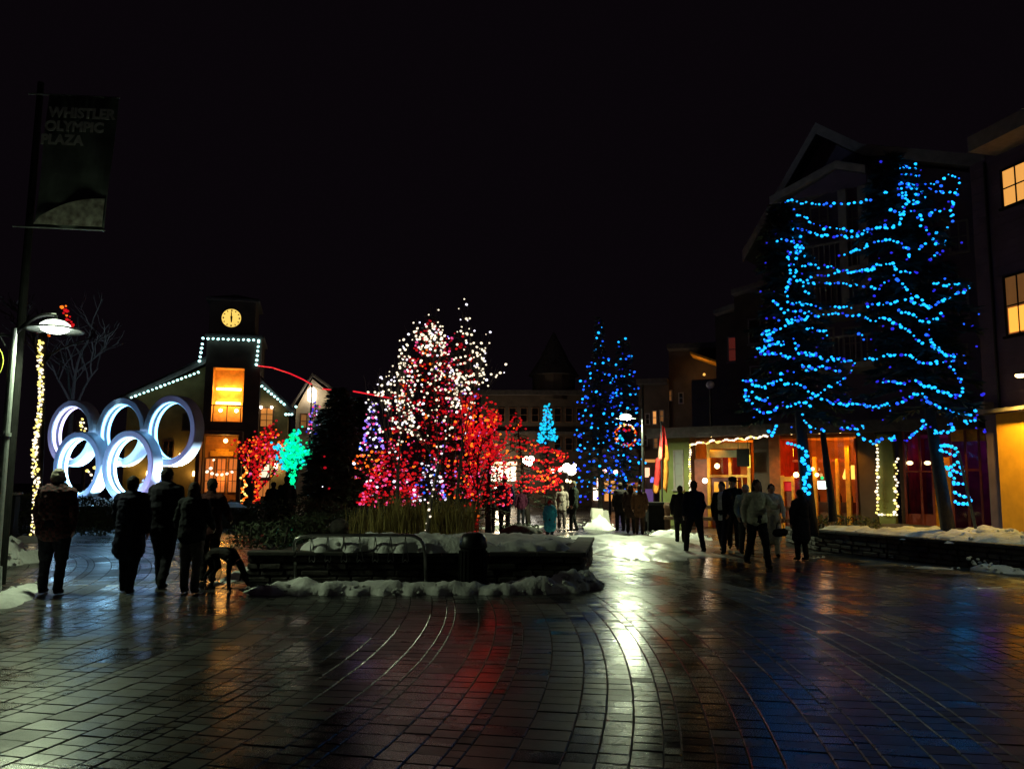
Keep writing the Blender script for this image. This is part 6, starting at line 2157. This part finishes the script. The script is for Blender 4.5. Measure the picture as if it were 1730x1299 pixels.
        obj('hat', bm, hm2, t, smooth=True)
    if scarf:
        bm = bmesh.new()
        tube(bm, [neck + Vector((.085 * math.cos(a) * k, .08 * math.sin(a) * k, (.01 + .01 * math.sin(2 * a)) * k)) for a in [2 * PI * q / 16 for q in range(17)]], .035 * k, 8)
        obj('scarf', bm, cloth('scarf_%d' % int(scarf[0] * 99), scarf), t, smooth=True)
    if backpack:
        bq = t.matrix_basis
        bm = bmesh.new(); cap(bm, V(0, -.21, 1.08), V(0, -.20, 1.32), .115 * k, .10 * k)
        pk_ = to_obj_eval('backpack', bm, .02, cloth('pack_cloth', backpack), None, disp=.01)
        pk_.location = Vector(pos); pk_.rotation_euler = (0, 0, yaw)
        tag(pk_, 'dark backpack on the back of ' + label.split(' ', 1)[1][:40].rsplit(' ', 1)[0] if False else 'backpack carried by the walker in white jacket', 'backpack')
    return t


BACK = 0.0        # facing away from the camera (+y)
FRONT = PI
plaid = check_cloth('dark_plaid_wool', (.10, .02, .025), (.025, .012, .015))
person(G(84, 1003), .08, 1.80, 'leftmost white haired walker in a dark red plaid jacket seen from behind', topm=plaid, hair=(.42, .38, .32), jacket=.47, stride=.05, arms=((.05, .15), (-.12, .3)), bulk=1.34, vox=.011, legs=(.02, .02, .03), hairlen=.03, stance=.02)
person(G(213, 1001), .05, 1.70, 'walker in a knee length dark coat silhouetted before the rings', top=(.015, .017, .035), legs=(.02, .02, .025), hair=(.02, .015, .012), jacket=.33, stride=.13, arms=((.3, .5), (-.05, .35)), bulk=1.2, vox=.011)
person(G(271, 992), -.05, 1.84, 'tall burly walker in black beside the long coat', top=(.012, .012, .018), legs=(.015, .015, .02), hair=(.015, .012, .01), jacket=.46, stride=.17, arms=((.25, .9), (.1, .4)), bulk=1.3, vox=.011)
person(G(319, 1002), .0, 1.62, 'walker in grey trousers beside the burly man', top=(.02, .022, .025), legs=(.16, .15, .14), hair=(.05, .03, .02), jacket=.48, stride=.04, arms=((.1, .4), (.2, .8)), bulk=1.15, vox=.011, hairlen=.12)
person(G(350, 982), .0, 1.68, 'rightmost walker of the left group in a dark coat holding the dog', top=(.035, .012, .012), legs=(.02, .015, .015), hair=(.03, .02, .015), jacket=.44, stride=.06, arms=((.0, .2), (.35, .7)), bulk=1.0, vox=.011)

# the dog, head down to the right
dp = G(373, 997)
dog = empty('dog', dp, R(-8), 'slim dark dog sniffing the wet paving beside the group', 'dog')
bm = bmesh.new()
f = 1.0
cap(bm, (-.17, .05, .54), (-.02, .03, .56), .085, .088); cap(bm, (-.02, .03, .56), (.13, .0, .53), .088, .115); cap(bm, (.13, 0, .53), (.16, 0, .46), .11, .09)
cap(bm, (-.19, .05, .52), (-.20, .05, .46), .085, .07)
cap(bm, (.17, 0, .55), (.30, -.02, .40), .072, .052); cap(bm, (.30, -.02, .40), (.37, -.02, .26), .052, .046)      # neck lowers
ico(bm, (.385, -.02, .225), .064, 2, 0, (1, .9, 1)); cap(bm, (.39, -.02, .20), (.455, -.02, .085), .042, .026)      # skull, muzzle
for sy in (-1, 1): cap(bm, (.36, -.02 + sy * .05, .27), (.34, -.02 + sy * .07, .17), .024, .014)
for (sx, y) in ((.15, -.07), (.10, .08)):      # forelegs
    cap(bm, (sx, y, .46), (sx - .015, y, .28), .045, .027); cap(bm, (sx - .015, y, .28), (sx - .005, y, .06), .024, .017); cap(bm, (sx - .005, y, .03), (sx + .035, y, .022), .022, .018)
for (sx, y) in ((-.20, -.02), (-.17, .12)):      # hind legs: stifle forward, hock back
    cap(bm, (sx, y, .46), (sx + .06, y, .34), .065, .042); cap(bm, (sx + .06, y, .34), (sx - .06, y, .20), .038, .02); cap(bm, (sx - .06, y, .20), (sx - .035, y, .04), .019, .016); cap(bm, (sx - .035, y, .028), (sx + .005, y, .022), .022, .018)
cap(bm, (-.26, .05, .53), (-.35, .05, .44), .02, .015); cap(bm, (-.35, .05, .44), (-.40, .05, .32), .015, .008)
to_obj_eval('body', bm, .009, mat('dark_dog_coat', (.014, .011, .01), .75, ns=30, amt=.4, spec=.15), dog, disp=.004, dscale=20)
bm = bmesh.new(); tube(bm, [Vector((.265 + .06 * math.cos(a) * .7, -.015 + .064 * math.sin(a), .445 + .06 * math.cos(a) * .6)) for a in [2 * PI * q / 14 for q in range(15)]], .009, 6); obj('collar', bm, 'frame_red', dog)
# leash from the walker's hand
a = Matrix.Rotation(R(-8), 3, 'Z') @ Vector((.2, 0, .50)) + dp
b = G(350, 982) + Vector((.22, .22, .86))
bm = bmesh.new(); mid = (a + b) / 2 - Vector((0, 0, .12)); tube(bm, [Vector((0, 0, 0)), mid - b, a - b], .006, 5)
tag(obj('leash', bm, 'black', None, b), 'thin dark leash between the coat wearer and the dog', 'leash')

# middle distance
person(G(929, 914), PI * .92, 1.15, 'small child in a puffy blue parka and red bobble hat', top=(.05, .42, .6), legs=(.02, .03, .05), hair=(.3, .22, .12), hat=('beanie', (.45, .03, .03)), jacket=.30, stride=.03, arms=((.0, .3), (.0, .3)), bulk=1.45, vox=.014, hood=True, scarf=(.5, .42, .36))
person(G(852, 902), BACK, 1.86, 'tall distant figure in a dark blue jacket and pointed hat', top=(.02, .025, .09), legs=(.015, .015, .03), hat=('tall', (.02, .02, .04)), jacket=.48, stride=.05, arms=((0, .2), (0, .2)), bulk=1.15, vox=.016)
person(G(828, 900), .1, 1.66, 'dark distant figure left of the tall one in blue', top=(.02, .02, .025), legs=(.015, .015, .02), jacket=.42, stride=.03, bulk=1.05, vox=.018)
person(G(880, 889), .2, 1.45, 'slight dark distant figure right of the tall one in blue', top=(.06, .012, .03), legs=(.015, .015, .02), jacket=.46, stride=.05, bulk=.95, vox=.018)
person(G(969, 897), PI * .5, 1.74, 'dark walker crossing left of the leaning boards', top=(.02, .025, .018), legs=(.02, .02, .02), hair=(.2, .17, .12), jacket=.46, stride=.1, bulk=1.1, vox=.016)
person(G(949, 893), PI, 1.60, 'dim figure in a pale coat behind the child', top=(.28, .23, .2), legs=(.12, .10, .1), jacket=.4, stride=.05, vox=.018)
person(G(1048, 897), .3, 1.70, 'dark figure left of the lamp post with the wreath', top=(.018, .015, .015), legs=(.015, .012, .012), jacket=.42, stride=.04, bulk=1.1, vox=.016)
person(G(1066, 901), .0, 1.64, 'dark figure with long hair right behind the lamp post', top=(.025, .014, .012), legs=(.015, .012, .012), jacket=.36, stride=.04, bulk=1.1, vox=.016, hairlen=.15)
person(G(1081, 903), -.2, 1.62, 'brown coated figure touching the lamp post', top=(.07, .03, .015), legs=(.03, .015, .01), jacket=.38, stride=.06, bulk=1.0, vox=.016)
# dark pair behind the central planter, left
person(G(459, 898), .3, 1.62, 'dark bent figure by the green lit tree', top=(.02, .018, .02), legs=(.015, .012, .015), jacket=.42, stride=.05, bulk=1.1, vox=.018, lean=.25)
person(G(481, 903), .1, 1.80, 'dark upright figure by the green lit tree', top=(.015, .015, .018), legs=(.015, .012, .015), jacket=.44, stride=.05, bulk=1.1, vox=.018)
# people through the ring
rp2 = person(Vector((-12.9, 30.1, .66)), PI * .95, 1.35, 'figure in pale lilac posing inside the lower right ring', top=(.55, .45, .7), legs=(.35, .32, .5), jacket=.5, stride=.04, bulk=1.2, vox=.02, hairlen=.1)
person(Vector((-13.35, 29.9, .66)), PI * 1.02, 1.0, 'small child in white posing inside the lower right ring', top=(.75, .72, .8), legs=(.4, .4, .5), jacket=.5, stride=.02, bulk=1.3, vox=.02, hat=('beanie', (.6, .5, .7)))

# right hand group
person(G(1174, 934), .15, 1.74, 'dark walker with wide stance left of the shop door', top=(.012, .013, .03), legs=(.015, .015, .02), jacket=.50, stride=.06, stance=.06, arms=((-.1, .5), (.1, .4)), bulk=1.14, vox=.013)
person(G(1150, 918), -.2, 1.62, 'dark figure at the wooden rail', top=(.015, .014, .014), legs=(.012, .012, .012), jacket=.40, stride=.03, bulk=1.05, vox=.016)
person(G(1222, 934), PI * .8, 1.72, 'walker in a black jacket open over a white shirt', top=(.014, .014, .018), legs=(.02, .02, .035), jacket=.46, stride=.22, arms=((.2, .5), (-.2, .3)), bulk=1.08, vox=.012, stripe=(.6, .58, .6))
person(G(1240, 927), PI * .9, 1.82, 'tall figure in a broad brimmed black hat', top=(.012, .014, .012), legs=(.015, .015, .015), hat=('brim', (.01, .01, .01)), jacket=.44, stride=.12, bulk=1.12, vox=.014)
person(G(1280, 958), PI * 1.05, 1.76, 'striding walker in an open pale green white jacket and dark trousers', top=(.8, .85, .62), legs=(.02, .02, .025), hair=(.05, .035, .03), jacket=.50, stride=.26, arms=((.7, .9), (-.3, .4)), bulk=1.1, vox=.011, hairlen=.1, scarf=(.5, .6, .35), lean=.06)
person(G(1262, 936), PI * 1.0, 1.66, 'pale jacketed walker just behind the striding one', top=(.42, .5, .42), legs=(.05, .05, .05), hair=(.4, .38, .3), jacket=.5, stride=.1, arms=((.6, 1.2), (.1, .4)), bulk=1.0, vox=.014)
person(G(1306, 940), PI * .98, 1.68, 'walker in a long pale beige coat beside the striding one', top=(.7, .62, .48), legs=(.40, .36, .30), hair=(.05, .04, .03), jacket=.22, stride=.04, arms=((.15, .5), (.0, .3)), bulk=1.12, vox=.013)
hb = G(1312, 948) + Vector((.05, -.15, .62))
bm = bmesh.new(); cap(bm, (-.08, 0, 0), (.08, 0, .02), .09, .09)
tube(bm, [(-.09, 0, .06), (-.06, 0, .22), (.06, 0, .22), (.09, 0, .06)], .010, 6)
tag(obj('handbag', bm, 'black', None, hb, smooth=True), 'black handbag hanging before the long beige coat', 'handbag')
person(G(1355, 946), PI * .1, 1.56, 'dark hooded figure alone left of the right planter', top=(.02, .02, .028), legs=(.015, .015, .02), jacket=.28, stride=.02, bulk=1.2, vox=.014, hood=True)

# dark kiosk box at the left edge with a lit edge
kq = G(6, 925); kb = empty('ticket_kiosk', kq, R(20), 'dark kiosk box at the left edge with a white lit lid', 'kiosk')
h_ = AY(10, 832, kq.y).z
bm = B(((-.5, .22), (-.3, .3), (0, h_ - .06)), bev=.02); obj('cabinet', bm, 'black', kb)
bm = B(((-.54, .27), (-.36, .34), (h_ - .055, h_)), bev=.01); obj('lid', bm, 'trim', kb)
bm = B(((-.40, .10), (-.32, -.301), (.25, h_ - .3)), bev=.005); obj('panel', bm, 'darkmetal', kb)
gq = AY(12, 812, 14.5); gs = empty('notice_post', Vector((gq.x, 14.5, 0)), 0, 'slim notice strip on a post behind the kiosk', 'sign')
bm = bmesh.new(); tube(bm, [(0, .04, 0), (0, .04, AY(12, 770, 14.5).z)], .03, 8); obj('post', bm, 'darkmetal', gs)
bm = B(((-.05, .05), (-.01, .01), (AY(12, 815, 14.5).z, AY(12, 772, 14.5).z)), bev=.004); obj('notice', bm, mat('pale_notice', (.45, .5, .42), .6, ns=9, amt=.3), gs)
# white cloth / snow spot lit by lamp behind the left walker is part of the bank
